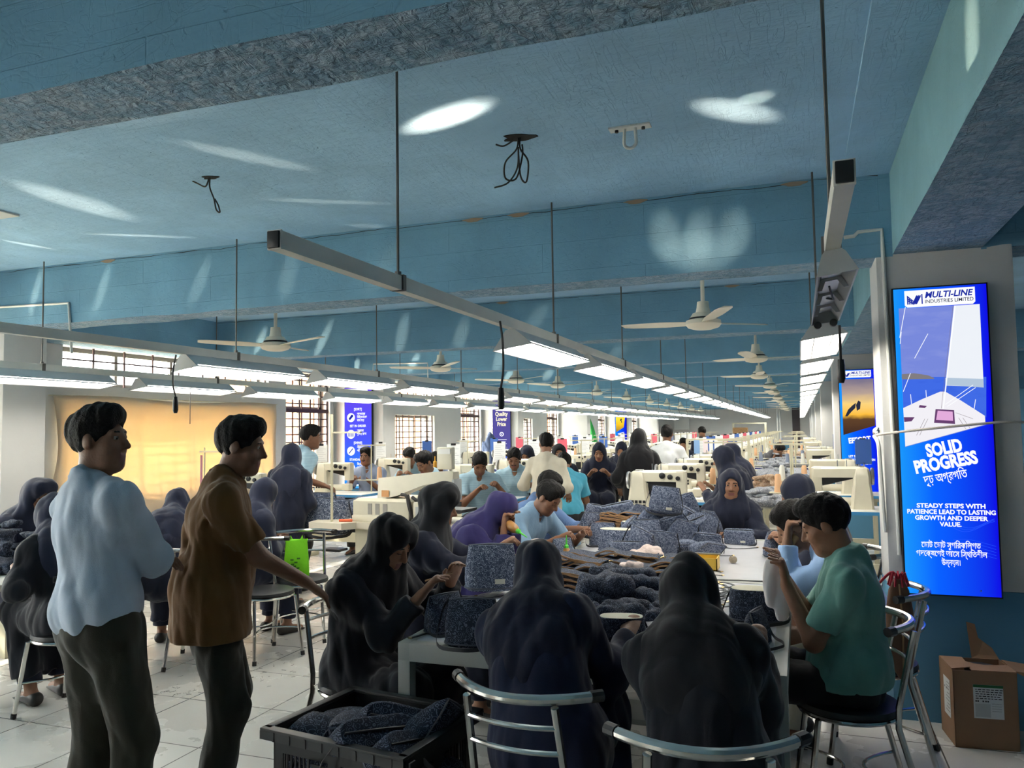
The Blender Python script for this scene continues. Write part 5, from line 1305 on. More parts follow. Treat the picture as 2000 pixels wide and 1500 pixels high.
# ------------------------------------------------------------------ signs
def txt(body, size, mtl, parent, loc, align='CENTER', shear=0, bold=0, rot=0, sx=1.0, name='lettering', fit=None):
    """lettering in the local x-z plane of its sign, facing -y"""
    cu = bpy.data.curves.new(name, 'FONT'); cu.body = body; cu.size = size; cu.align_x = align; cu.shear = shear; cu.offset = bold; cu.extrude = .0006; cu.resolution_u = 3; cu.space_line = .95
    o = bpy.data.objects.new(name, cu); COL.objects.link(o)
    bpy.context.view_layer.update(); dg = bpy.context.evaluated_depsgraph_get()
    me = bpy.data.meshes.new_from_object(o.evaluated_get(dg)); bpy.data.objects.remove(o); me.materials.clear(); me.materials.append(M[mtl] if isinstance(mtl, str) else mtl)
    if fit:
        xs = [v.co.x for v in me.vertices]; sx = fit/max(1e-6, max(xs)-min(xs))
    r = bpy.data.objects.new(name, me); COL.objects.link(r); r.parent = parent; r.location = loc; r.scale = (sx, 1, 1); r.rotation_euler = (PI/2, -rot, 0); return r
def gradient(name, stops, s, axis='X', length=1.0, noise_amt=0):
    m = bpy.data.materials.new(name); m.use_nodes = True; nt = m.node_tree; nt.nodes.remove(nt.nodes['Principled BSDF']); L = nt.links
    tc = nt.nodes.new('ShaderNodeTexCoord'); sp_ = nt.nodes.new('ShaderNodeSeparateXYZ'); L.new(tc.outputs['Object'], sp_.inputs[0])
    mr = nt.nodes.new('ShaderNodeMapRange'); mr.inputs[1].default_value = 0; mr.inputs[2].default_value = length; L.new(sp_.outputs[axis], mr.inputs[0])
    f = mr.outputs[0]
    if noise_amt:
        n = nt.nodes.new('ShaderNodeTexNoise'); n.inputs['Scale'].default_value = 9; n.inputs['Detail'].default_value = 6; mp = nt.nodes.new('ShaderNodeMapping'); mp.inputs['Scale'].default_value = (.6, 1, 2.0); L.new(tc.outputs['Object'], mp.inputs[0]); L.new(mp.outputs[0], n.inputs[0])
        k = nt.nodes.new('ShaderNodeMath'); k.operation = 'MULTIPLY_ADD'; k.inputs[1].default_value = noise_amt; L.new(n.outputs[0], k.inputs[0]); 
        k2 = nt.nodes.new('ShaderNodeMath'); k2.operation = 'SUBTRACT'; L.new(f, k2.inputs[0]); k2.inputs[1].default_value = noise_amt*.5; L.new(k2.outputs[0], k.inputs[2]); f = k.outputs[0]
    r = nt.nodes.new('ShaderNodeValToRGB'); e = r.color_ramp.elements
    while len(e) < len(stops): e.new(.5)
    for el, (p, c) in zip(e, stops): el.position = p; el.color = (*c, 1)
    L.new(f, r.inputs[0]); em = nt.nodes.new('ShaderNodeEmission'); L.new(r.outputs[0], em.inputs[0]); em.inputs[1].default_value = s; L.new(em.outputs[0], nt.nodes['Material Output'].inputs[0]); return m
GL = .215                                       # brightness of the backlit panels
W_, H_ = .455, 1.675
M['g_blue'] = gradient('backlit_blue_film', [(0, srgb(24, 140, 235)), (.35, srgb(8, 90, 240)), (1, srgb(14, 12, 215))], GL, 'X', W_)
M['g_white'] = emit('backlit_white_film', srgb(238, 240, 246), GL)
M['g_navy'] = emit('backlit_navy_ink', srgb(26, 40, 150), GL)
M['g_ink'] = emit('backlit_dark_ink', srgb(40, 44, 60), GL)
M['g_sky'] = gradient('backlit_sky', [(0, srgb(140, 170, 235)), (.3, srgb(74, 108, 225)), (.52, srgb(62, 92, 215)), (.66, srgb(150, 160, 215)), (1, srgb(112, 128, 205))], GL, 'Z', .42, .5)
M['g_sea'] = gradient('backlit_sea', [(0, srgb(40, 80, 205)), (.5, srgb(24, 58, 180)), (1, srgb(60, 100, 215))], GL, 'Z', .2, .8)
M['g_hill'] = emit('backlit_headland', srgb(120, 116, 120), GL)
M['g_sail'] = gradient('backlit_sail', [(0, srgb(206, 214, 226)), (1, srgb(222, 226, 232))], GL, 'Z', .5, .4)
M['g_sail_d'] = emit('backlit_sail_foot', srgb(168, 186, 204), GL)
M['g_deck'] = emit('backlit_deck', srgb(226, 224, 230), GL)
M['g_deck_l'] = emit('backlit_deck_line', srgb(120, 108, 112), GL)
M['g_pink'] = emit('backlit_pink_hatch', srgb(212, 160, 205), GL); M['g_plum'] = emit('backlit_plum_frame', srgb(96, 60, 104), GL)
M['g_cyan'] = emit('backlit_wave_line', srgb(40, 90, 250), GL)
M['sign_frame'] = mat('black_aluminium_sign_frame', (.02, .025, .03), .4, .5)
def lightbox(name, lab, loc, w, h, rz=0, film='g_blue'):
    """origin at the lower left corner of the front face; local x right, z up, faces -y"""
    t = thing(name, lab, 'sign', loc, rz)
    MB().box(-.008, w+.008, .002, .06, -.008, h+.008, c=.002).build('frame', 'sign_frame', t)
    MB().box(0, w, -.001, .004, 0, h).build('film', film, t, smooth=0)
    return t
def poly(t, pts, m, d, name):
    return MB().prism([(x, -.001-d, z) for x, z in pts], (0, -.0006, 0)).build(name, m, t, smooth=0)
def line(t, pts, r, m, d, name): return MB().tube([(x, -.001-d, z) for x, z in pts], r, 4).build(name, m, t, smooth=0)
def wavy(t, d):
    for k in range(3):
        line(t, [(.02+.42*i/30, .44-.012*k+.05*math.sin(i/30*7+.15*k)-.06*(i/30)**2) for i in range(31)], .0009, 'g_cyan', d, 'wave_line')
    for k in range(5): line(t, [(.24+.2*i/16, .2+.02*k+.02*math.sin(i/16*3+.2*k)) for i in range(17)], .0007, 'g_cyan', d, 'wave_line')
def logo(t, w, h, s=1.0):
    x0, x1, z0, z1 = .055, w-.055, h-.105, h-.012
    pts = [(x0, z1), (x0, z0+.012), (x0+.012, z0), (x1-.012, z0), (x1, z0+.012), (x1, z1)]
    poly(t, pts, 'g_white', .001, 'logo_plate')
    # three-stripe angular M
    for k in range(3):
        o = .011*k
        poly(t, [(x0+.012+o*.9, z0+.016), (x0+.012+o*.9, z0+.062-o*.75), (x0+.019+o*.9, z0+.058-o*.75), (x0+.019+o*.9, z0+.016)], 'g_navy', .002, 'logo_stripe')
    for k in range(3):
        o = .009*k; poly(t, [(x0+.012, z0+.068-o*1.25), (x0+.046, z0+.034-o*.9), (x0+.046, z0+.028-o*.9), (x0+.012, z0+.061-o*1.25)], 'g_navy', .0025, 'logo_stripe')
    for k in range(3):
        o = .0085*k; poly(t, [(x0+.036+o, z0+.016), (x0+.058+o, z0+.064), (x0+.064+o, z0+.066), (x0+.064+o, z0+.056), (x0+.044+o, z0+.016)], 'g_navy', .002, 'logo_stripe')
    poly(t, [(x0+.084, z0+.016), (x0+.084, z0+.07), (x0+.09, z0+.072), (x0+.09, z0+.016)], 'g_navy', .002, 'logo_stripe')
    txt('MULTI-LINE', .047, 'g_navy', t, (x0+.1, -.003, z0+.048), 'LEFT', .22, .0014, 0, fit=.235)
    txt('INDUSTRIES LIMITED', .0285, 'g_ink', t, (x0+.1, -.003, z0+.018), 'LEFT', 0, .0002, 0, fit=.235)
s1 = lightbox('lightbox_sign', 'tall glowing blue lightbox with a sailing boat reading SOLID PROGRESS', (.518, 4.93-.062, .703), W_, H_)
logo(s1, W_, H_)
def px2(x, y):
    """place on the near sign's face"""
    p = at(x, y, Y=4.93-.062); return (p.x-.518, p.z-.703)
q = lambda *a: [px2(*p) for p in a]
photo = q((1755, 603), (1913, 594), (1925, 830), (1768, 873))
poly(s1, photo, 'g_sky', .0012, 'sky'); 
for o in s1.children:
    if o.name.startswith('sky'): pass
poly(s1, q((1762, 736), (1926, 736), (1926, 815), (1765, 815)), 'g_sea', .0022, 'sea')
poly(s1, q((1761, 738), (1761, 731), (1785, 729), (1812, 733), (1824, 738), (1824, 740), (1762, 741)), 'g_hill', .003, 'headland')
poly(s1, q((1764, 797), (1800, 780), (1836, 765), (1846, 765), (1876, 782), (1923, 812), (1924, 829), (1768, 872)), 'g_deck', .0032, 'deck')
poly(s1, q((1863, 597), (1913, 594), (1921, 756), (1846, 753)), 'g_sail', .0032, 'sail'); poly(s1, q((1846, 738), (1920, 740), (1921, 757), (1846, 752)), 'g_sail_d', .004, 'sail_foot')
line(s1, q((1865, 597), (1842, 798)), .003, 'g_white', .005, 'mast'); line(s1, q((1861, 597), (1838, 798)), .0008, 'g_deck_l', .005, 'stay')
for a, c in (((1846, 790), (1900, 752)), ((1850, 794), (1905, 757)), ((1764, 765), (1778, 729)), ((1786, 700), (1812, 652)), ((1757, 660), (1768, 600)), ((1758, 672), (1760, 648)), ((1780, 789), (1778, 770)), ((1809, 776), (1808, 762)), ((1902, 799), (1905, 780))): line(s1, q(a, c), .0016, 'g_white', .0052, 'rigging')
poly(s1, q((1827, 799), (1863, 801), (1865, 828), (1824, 826)), 'g_plum', .0045, 'hatch_frame'); poly(s1, q((1831, 802), (1860, 804), (1861, 822), (1828, 820)), 'g_pink', .0055, 'hatch')
for a in (((1765, 815), (1786, 815), (1780, 823), (1766, 824)), ((1796, 791), (1810, 793), (1806, 797), (1794, 796))): poly(s1, q(*a), 'g_plum', .0045, 'deck_window')
for a, c in (((1806, 818), (1790, 850)), ((1812, 818), (1796, 850)), ((1872, 816), (1886, 838)), ((1880, 816), (1894, 836)), ((1866, 806), (1900, 818))): line(s1, q(a, c), .0009, 'g_deck_l', .0048, 'deck_rope')
wavy(s1, .001)
txt('SOLID', .094, 'g_white', s1, (*px2(1846, 886)[:1], -.003, px2(1846, 886)[1]), 'CENTER', .0, .0045, .19, fit=.178)
txt('PROGRESS', .094, 'g_white', s1, (*px2(1849, 914)[:1], -.003, px2(1849, 914)[1]), 'CENTER', .0, .0045, .19, fit=.31)
BN = [('দৃঢ় অগ্রগতি', .066, 1848, 939, .19, .215), ('ছোট ছোট সুপরিকল্পিত', .044, 1857, 1070, 0, .285), ('পদক্ষেপেই আসে স্থিতিশীল', .044, 1858, 1087, 0, .34), ('উন্নয়ন।', .044, 1858, 1104, 0, .09)]
def bn_order(s):
    """written order of the vowel signs that stand before their consonant"""
    out = []; pre = {'ি': 'ি', 'ে': 'ে', 'ৈ': 'ৈ'}
    s = s.replace(chr(0x9cb), chr(0x9c7)+chr(0x9be)).replace(chr(0x9cc), chr(0x9c7)+chr(0x9d7))
    cl = []
    for ch in s:
        if ch in (chr(0x9bf), chr(0x9c7), chr(0x9c8)) and cl: cl[-1] = ch+cl[-1]
        elif ch in '্ািীুূৃৗ়াঁং' and cl: cl[-1] += ch
        elif cl and cl[-1].endswith('্'): cl[-1] += ch
        else: cl.append(ch)
    return ''.join(cl)
for s, sz, px_, py_, rot, ft_ in BN:
    x, z = px2(px_, py_); txt(bn_order(s), sz, 'g_white', s1, (x, -.003, z), 'CENTER', 0, .0006, rot, fit=ft_)
for i, (s, ft_) in enumerate((('STEADY STEPS WITH', .33), ('PATIENCE LEAD TO LASTING', .425), ('GROWTH AND DEEPER', .35), ('VALUE.', .105))):
    x, z = px2(1857, 992+12.0*i); txt(s, .033, 'g_white', s1, (x, -.003, z), 'CENTER', 0, .0011, 0, fit=ft_)
MB().lathe([(0, 0), (.004, 0), (.004, .003), (0, .003)], (.36, -.004, .03), 8, axis='y').build('screw', 'steel', s1)
# the same kind of lightbox on the next pillar
Y3 = 4.93+2*BAY
s2 = lightbox('lightbox_sign', 'second glowing blue lightbox with a sunset picture, half hidden behind the near pillar', (.52, Y3-.062, .70), W_, H_)
logo(s2, W_, H_)
M['g_dusk'] = gradient('backlit_sunset', [(0, srgb(60, 40, 34)), (.28, srgb(90, 62, 40)), (.36, srgb(240, 180, 60)), (.55, srgb(236, 200, 120)), (.75, srgb(170, 150, 140)), (1, srgb(110, 104, 130))], GL, 'Z', .75, .1)
o = poly(s2, [(.03, 0), (W_-.03, .12), (W_-.03, .75), (.03, .75)], 'g_dusk', .0012, 'sunset_photo'); o.location.z = .80
for b_ in ([(.06, 1.05), (.1, 1.14), (.16, 1.2), (.2, 1.23), (.19, 1.16), (.14, 1.11), (.09, 1.05)], [(.2, 1.2), (.23, 1.26), (.26, 1.24), (.25, 1.15), (.21, 1.12)]): poly(s2, b_, 'g_ink', .003, 'silhouette')
txt('EFFORT', .1, 'g_white', s2, (.23, -.003, .70), 'CENTER', 0, .004, .1, .8)
for i, s in enumerate(('LET SMALL STEPS', 'CONSISTENTLY TAKEN', 'LEADS TO GREAT', 'RESULTS.')): txt(s, .04, 'g_white', s2, (.22, -.003, .50-.048*i), 'CENTER', 0, .0013, 0, .9)
# purple 5S lightbox on the window-side pillar
M['g_purple'] = gradient('backlit_violet_film', [(0, srgb(30, 140, 235)), (.22, srgb(40, 110, 240)), (.5, srgb(70, 80, 235)), (1, srgb(92, 62, 205))], GL*1.15, 'Z', H_)
M['g_pale'] = emit('backlit_pale_film', srgb(238, 240, 255), GL*1.25)
xb = at(677, 760, Y=Y3).x; xe = at(735, 760, Y=Y3).x
def shift_sign(name, lab, x0, x1, Y, z0, z1, film): 
    return lightbox(name, lab, (x0, Y-.062, z0), x1-x0, z1-z0, 0, film)
s3 = shift_sign('lightbox_sign', 'purple to blue lightbox listing SORT, SET IN ORDER and SHINE between the windows', xb, xe-.06, Y3, .70, 2.38, 'g_purple'); w3 = xe-.06-xb
poly(s3, [(.03, 1.60), (w3-.07, 1.60), (w3-.07, 1.665), (.03, 1.665)], 'g_pale', .001, 'logo_plate')
HEADS = [('[SORT]', 1.30, ['লালকার্ড', 'চিহ্নিতকরণ', 'বাদ দেয়া']), ('SET IN ORDER', 1.02, ['সাজানো', 'গুছিয়ে রাখা']), ('[SHINE]', .74, ['পরিষ্কার', 'পরিচ্ছন্ন রাখা']), ('STANDARDIZE', .46, ['নিয়ম', 'মেনে চলা'])]
for i, (s, z, bl) in enumerate(HEADS):
    txt(s, .056, 'g_pale', s3, (w3*.5, -.003, z), 'CENTER', 0, .0012, 0, .85)
    poly(s3, [(w3*.24+.075*math.cos(a), z-.12+.075*math.sin(a)) for a in np.linspace(0, 2*PI, 25)[:-1]], 'g_pale', .001, 'icon_disc')
    if i == 0: poly(s3, [(w3*.24-.045, z-.14), (w3*.24-.02, z-.165), (w3*.24+.045, z-.1), (w3*.24+.04, z-.075), (w3*.24+.01, z-.07)], 'g_navy', .003, 'tag_icon')
    if i == 1:
        for k in range(5): poly(s3, [(w3*.24-.05+.022*k, z-.16), (w3*.24-.038+.022*k, z-.16), (w3*.24-.038+.022*k, z-.09+.012*(k % 2)), (w3*.24-.05+.022*k, z-.09+.012*(k % 2))], 'g_navy', .003, 'bars_icon')
    if i == 2: line(s3, [(w3*.24-.04, z-.16), (w3*.24+.04, z-.075)], .008, 'g_navy', .003, 'broom_icon')
    if i == 3: txt('5S', .1, 'g_navy', s3, (w3*.24, -.005, z-.155), 'CENTER', 0, .003, 0, .8)
    for j, bt in enumerate(bl): txt(bn_order(bt), .052, 'g_pale', s3, (w3*.47, -.003, z-.075-.055*j), 'LEFT', 0, .001, 0, .72)
# dark violet quality banner two pillars on
Y5 = 4.93+4*BAY
M['g_viol'] = gradient('backlit_slate_violet', [(0, srgb(70, 120, 210)), (.2, srgb(66, 96, 190)), (.3, srgb(84, 80, 150)), (1, srgb(84, 76, 150))], GL, 'Z', H_)
xb5 = at(964, 800, Y=Y5).x; s4_ = shift_sign('lightbox_sign', 'slate violet sign reading Better Quality Lower Price on a window-side pillar', xb5, xb5+.46, Y5, .72, 2.37, 'g_viol')
M['g_cream'] = emit('backlit_cream_ink', srgb(250, 240, 205), GL*1.1)
for i, s in enumerate(('Better', 'Quality', 'Lower', 'Price')): txt(s, .135, 'g_cream' if i else 'g_cream', s4_, (.23, -.003, 1.40-.125*i), 'CENTER', 0, .004, 0, .82)
poly(s4_, [(.23+.055*math.cos(a), .82+.055*math.sin(a)) for a in np.linspace(0, 2*PI, 21)[:-1]], 'g_pale', .001, 'emblem'); poly(s4_, [(.23+.035*math.cos(a), .82+.035*math.sin(a)) for a in np.linspace(0, 2*PI, 21)[:-1]], 'g_viol', .003, 'emblem_ring')
poly(s4_, [(.215, .8), (.25, .82), (.215, .84)], 'g_pale', .005, 'emblem_mark')
for k in range(4): poly(s4_, [(.1+.03*(k % 2), .68-.05*k), (.36-.03*(k % 2), .68-.05*k), (.36-.03*(k % 2), .692-.05*k), (.1+.03*(k % 2), .692-.05*k)], 'g_pale', .001, 'small_print')
# yellow and blue poster, further down
Y7 = 4.93+8*BAY
xb7 = at(1202, 820, Y=Y7).x
s5_ = shift_sign('lightbox_sign', 'small distant blue and yellow lightbox beside the green cloth', xb7, xb7+.46, Y7, .70, 2.38, 'g_blue')
M['g_yel'] = gradient('backlit_yellow_picture', [(0, srgb(130, 100, 50)), (.4, srgb(240, 190, 40)), (.75, srgb(250, 220, 60)), (1, srgb(190, 180, 110))], GL, 'Z', .75, .2)
o = poly(s5_, [(.03, 0), (.35, .2), (.43, .75), (.03, .75)], 'g_yel', .0012, 'picture'); o.location.z = .8
poly(s5_, [(.2, 1.28), (.24, 1.36), (.28, 1.34), (.26, 1.26), (.29, 1.2), (.25, 1.18), (.24, 1.25)], 'g_ink', .003, 'silhouette')
for k in range(3): poly(s5_, [(.1, .72-.07*k), (.36, .78-.07*k), (.36, .81-.07*k), (.1, .75-.07*k)], 'g_white', .001, 'headline')
for k in range(4): poly(s5_, [(.08, .42-.06*k), (.38, .42-.06*k), (.38, .44-.06*k), (.08, .44-.06*k)], 'g_white', .001, 'small_print')
# small dome and rope across the near pillar
t = thing('dome_camera', 'small silver dome on the edge of the near pillar', 'camera', (.43, 4.93+.1, at(1692, 845, Y=4.95).z), 0)
MB().lathe([(0, .03), (.02, .028), (.034, .014), (.036, 0), (.034, -.012), (0, -.014)], n=18).build('dome', 'chrome', t)
z_ = at(1700, 848, Y=4.92).z
t = tag(MB().tube(spl([(.40, 4.98, z_-.012), (.44, 4.918, z_), (.6, 4.85, z_+.02), (.98, 4.85, z_+.055), (1.12, 4.915, z_+.055), (1.15, 5.0, z_+.05)]), .007, 8).build('cord', mat('beige_cord', srgb(190, 182, 172), .6)), 'pale cord tied across the lightbox with the sailing boat', 'cord')
MB().tube(spl([(.40, 4.98, z_-.012), (.415, 4.925, z_-.06), (.42, 4.92, z_-.22), (.43, 4.925, z_-.55)]), .012, 8).build('cloth_end', 'pvc', t)
# beige cloth hung over the wide window, and its surroundings
def curtain():
    t = thing('curtain', 'large beige cloth hung over the wide left window glowing with sun', 'curtain', (0, 0, 0))
    y0, y1, z0, z1 = 6.2, 9.98, .3, 2.06; x = XL+.03; n, m = 64, 36; vs = []; fs = []
    for j in range(m+1):
        for i in range(n+1):
            u, v = i/n, j/m; y = y0+(y1-y0)*u; z = z1-(z1-z0)*v
            z += .02*math.sin(u*9)*(1-v)
            d = .012*math.sin(u*70+2*math.sin(v*5))*(.3+.7*v)+.02*noise.noise((u*6, v*4, 0))+.06*v*v*(.5+.5*math.sin(u*4))
            if u < .06: y += .06*math.sin(v*6)
            vs.append((x+.02+abs(d), y, z))
    for j in range(m):
        for i in range(n): a = j*(n+1)+i; fs.append((a, a+1, a+n+2, a+n+1))
    b = MB().add(vs, fs); o = b.build('cloth', 'curtain', t, smooth=60)
    sol = o.modifiers.new('thickness', 'SOLIDIFY'); sol.thickness = .003
    MB().tube([(x+.015, y0-.05, z1+.005), (x+.015, y1+.05, z1+.005)], .006, 6).build('hem_rod', 'cream_frame', t)
m = mat('beige_cotton', srgb(220, 208, 186), .9, bump=.2, bscale=120); nt = m.node_tree; p = nt.nodes['Principled BSDF']; tl = nt.nodes.new('ShaderNodeBsdfTranslucent'); tl.inputs[0].default_value = (*srgb(226, 200, 158), 1)
ms = nt.nodes.new('ShaderNodeMixShader'); ms.inputs[0].default_value = .38; nt.links.new(p.outputs[0], ms.inputs[1]); nt.links.new(tl.outputs[0], ms.inputs[2]); nt.links.new(ms.outputs[0], nt.nodes['Material Output'].inputs[0]); M['curtain'] = m
curtain()
# green cloth over a far window, dark jackets on the wall, far wall furniture
M['green_cloth'] = mat('bright_green_cloth', srgb(60, 190, 90), .8)
t = thing('cloth_banner', 'bright green cloth hanging in a triangle over a far window', 'cloth', (0, 0, 0)); Yg = 27.5; a, c, d_ = at(1148, 808, Y=Yg), at(1168, 866, Y=Yg), at(1148, 872, Y=Yg)
b = MB(); b.loft([[(a.x, Yg, a.z), (a.x+.03, Yg-.01, a.z)], [(a.x, Yg, (a.z+d_.z)/2), ((a.x+c.x)/2+.06, Yg-.05, (a.z+c.z)/2)], [(d_.x, Yg, d_.z), (c.x, Yg-.02, c.z)]], caps=False, closed_ring=False); o = b.build('cloth', 'green_cloth', t); sol = o.modifiers.new('thickness', 'SOLIDIFY'); sol.thickness = .01
MB().tube([(a.x, Yg, a.z), (a.x, Yg, 2.6)], .006, 6).build('string', 'cable', t)
# far rack and door
YF2 = YF-.05
t = thing('storage_rack', 'distant cream rack frame holding a brown bundle near the far wall', 'rack', (0, 0, 0)); L_, R_ = at(1432, 826, Y=34), at(1495, 826, Y=34)
for x in (L_.x, R_.x): MB().box(x-.04, x+.04, 33.96, 34.04, 0, L_.z).build('post', 'cream_frame', t, smooth=0)
MB().box(L_.x, R_.x, 33.97, 34.03, L_.z-.05, L_.z).build('top_bar', 'cream_frame', t, smooth=0); MB().box(L_.x, R_.x, 33.8, 34.2, at(1450, 849, Y=34).z-.04, at(1450, 849, Y=34).z).build('shelf', 'cream_frame', t, smooth=0)
z = at(1450, 849, Y=34).z; xm = at(1446, 840, Y=34).x; tag(MB().box(xm-.3, xm+.3, 33.85, 34.15, z, z+.3, c=.05).build('bundle', mat('brown_bundle', srgb(150, 116, 80), .8, var=.3, vscale=20)), 'brown tied bundle on the distant rack shelf', 'bundle')
struct(MB().box(at(1547, 815, Y=YF2).x, at(1562, 815, Y=YF2).x, YF2, YF2+.04, 0, 2.9).build('door_1', mat('dark_curtain_door', srgb(84, 76, 80), .8), smooth=0))
struct(MB().box(at(1240, 800, Y=YF2).x+.2, at(1250, 800, Y=YF2).x+.2, YF2, YF2+.03, .8, 2.2).build('door_2', mat('grey_door', srgb(100, 98, 96), .7), smooth=0))
for i, px_ in enumerate((1518, 1523)):
    p = at(px_, 800, Y=39); tag(MB().tube([(p.x, 39, 0), (p.x, 39, ZC)], .035, 8).build('pipe', 'grey_metal'), '%s of two grey vertical pipes before the far wall' % ('left' if i == 0 else 'right'), 'pipe')
p = at(1322, 825, Y=41); tag(MB().box(p.x-.4, p.x+.4, YF-.25, YF, 1.55, 2.2, c=.02).build('wall_unit', 'white_metal'), 'white boxed unit mounted high on the far wall', 'unit')
# jackets hanging by the windows
M['jacket'] = mat('slate_blue_jacket', srgb(74, 88, 120), .85)
def jacket(px, py, Y, hgt, lab, m='jacket'):
    p = at(px, py, Y=Y); S = Field(); S.cap((0, 0, 0), (0, 0, -hgt*.25), .05, .1, k=.06); S.cap((0, 0, -hgt*.25), (0, 0, -hgt), .13, .17, k=.06, sq=((0, 1, 0), .5)); S.cap((-.12, 0, -hgt*.3), (-.18, 0, -hgt*.9), .05, .05, k=.05)
    P, Q = S.mesh(.014, fold=.012, fseed=int(px)); o = np_obj('jacket', P, Q, m, None); o.location = p; return tag(o, lab, 'jacket')
jacket(957, 850, 17.6, .75, 'slate blue hooded jacket hanging against the window by the violet banner')
# ------------------------------------------------------------------ the people
WHITE = lambda: cloth('grey_white_shirt_cloth', srgb(178, 190, 206))
BROWN = lambda: cloth('rust_brown_shirt_cloth', srgb(104, 72, 36))
TEAL = lambda: cloth('teal_knit', srgb(104, 152, 142))
CREAMS = lambda: cloth('cream_shirt_cloth', srgb(206, 198, 180))
CYAN = lambda: cloth('cyan_knit', srgb(84, 172, 200))
GREYB = lambda: cloth('grey_blue_shirt_cloth', srgb(138, 150, 176))
OLIVE = lambda: cloth('olive_brown_trousers', (.030, .027, .018))
OLIVE2 = lambda: cloth('dark_olive_trousers', (.026, .024, .018))
KHAKI = lambda: cloth('pale_khaki_trousers', srgb(196, 190, 172))
R70 = -1.22
# standing men, left foreground
person('man in pale grey-white shirt and olive trousers standing with folded arms, seen from behind', (-2.49, 2.30, 0), -.28, sit=False, s=1.0, roll=-5, lean=-2, hunch=4, hp=-2, hy=-56, rh=(-.13, .25, 1.17), lh=(-.02, .21, 1.12), rel=(1, -.1, -.6), lel=(-1, -.35, -.1), top=WHITE(), bottom=OLIVE(), sleeve='rolled', h=.0065, tone='b', hair='quiff', fold=.0075, seed=11, curl=(.5, .5), hem=0, collar=WHITE(), feet=((.10, .05), (-.12, -.03)), group='standing men')
person('man in loose rust-brown shirt standing and reaching down towards the sewing woman', (-2.40, 2.80, 0), -.88, sit=False, s=.985, lean=2, hunch=12, hp=10, hy=-18, rhw=tuple(at(600, 1138, Y=2.98)), lh=(-.2, .06, .88), rel=(.1, -.8, -.7), top=BROWN(), bottom=OLIVE2(), sleeve='short', h=.0065, tone='b', hair='quiff', fold=.010, seed=12, curl=(.35, .6), hem=.17, collar=BROWN(), group='standing men', belly=.02, palm=((0, .6, -.6), None))
# round the near table
person('woman in black scarf and navy dress seated with her back to us, left of two', (-.84, 2.64, 0), .02, s=.93, lean=17, hunch=21, hp=34, hy=8, roll=-14, rhw=(-.66, 3.12, .82), lhw=(-.96, 3.14, .82), rel=(.3, -.3, -1), lel=(-.2, -.3, -1), sex='f', scarf=cloth('deep_navy_cloth', (.008, .010, .026)), top=cloth('deep_navy_dress', (.009, .013, .038)), h=.0065, fold=.008, seed=21, feet=((.16, .25), (-.1, .3)))
person('woman in black scarf and black dress seated with her back to us, right of two', (-.27, 2.44, 0), .10, s=.92, lean=19, hunch=22, hp=30, hy=6, roll=-8, rhw=(-.16, 2.96, .84), lhw=(-.42, 2.98, .84), rel=(.2, -.3, -1), lel=(-.2, -.3, -1), sex='f', scarf=BLACKC(), top=cloth('black_dress', (.006, .007, .012)), h=.0065, fold=.008, seed=22, feet=((.22, .42), (-.1, .3)))
person('woman in navy scarf bending over her sewing at the left table corner', (-1.98, 3.34, 0), -1.86, seat=.41, s=.96, lean=4, hunch=16, hp=30, hy=10, roll=0, rhw=(-1.60, 3.20, .90), lhw=(-1.56, 3.44, .93), rel=(.4, -.5, -.8), lel=(-.4, -.3, -.8), sex='f', scarf=BLACKC(), top=cloth('navy_black_dress', (.008, .009, .015)), h=.0055, tone='a', fold=.008, seed=23, curl=(.55, .5), hooddepth=.003)
person('woman in dark scarf in sharp profile lifting a needle over a patterned bag', (-2.14, 4.22, 0), -1.32, s=.96, lean=6, hunch=8, hp=12, hy=6, rhw=(-1.62, 4.20, .96), lhw=(-1.66, 4.52, .86), rel=(.3, -.4, -.9), sex='f', scarf=cloth('charcoal_scarf', (.012, .013, .017)), top=NAVY(), h=.0065, tone='a', fold=.008, seed=24, hooddepth=.015)
person('woman in violet-blue scarf lifting an amber bottle to her face', (-2.26, 5.0, 0), -1.45, s=.96, lean=17, hunch=26, hp=32, hy=0, rhw=(-1.86, 4.94, .97), lhw=(-1.86, 5.10, .98), rel=(.4, -.2, -.9), lel=(-.4, -.2, -.9), sex='f', scarf=PURPLE(), top=PURPLE(), h=.0075, tone='a', fold=.007, seed=25, curl=(1.1, 1.1))
person('young man in light blue shirt looking down at a small bag', (-2.06, 5.78, 0), -1.95, s=.98, lean=12, hunch=22, hp=38, hy=6, rhw=(-1.66, 5.48, .84), lhw=(-1.56, 5.80, .84), sleeve='rolled', top=LBLUE(), bottom=cloth('charcoal_trousers', (.02, .021, .024)), h=.0065, tone='b', fold=.007, seed=26, collar=LBLUE(), hair='quiff')
person('dark-haired man in blue striped shirt half hidden behind the young man', (-2.2, 6.35, 0), -1.9, s=.99, lean=10, hunch=18, hp=30, hy=0, rhw=(-1.66, 6.10, .84), lhw=(-1.62, 6.4, .84), sleeve='rolled', top=cloth('blue_striped_shirt', srgb(110, 140, 186), stripes=(srgb(90, 116, 160), 50)), h=.009, tone='b', seed=27, collar=LBLUE())
person('woman in navy scarf looking at us across the far end of the table', (-.56, 6.92, 0), PI+.02, seat=.42, s=.96, lean=4, hunch=8, hp=4, hy=6, htilt=-3, rh=(.13, .34, .80), lh=(-.06, .36, .80), rel=(.9, -.1, -.5), lel=(-.9, -.1, -.5), sex='f', scarf=NAVY(), top=NAVY(), h=.0075, tone='a', fold=.007, seed=28, curl=(.9, .9), cape=1.06)
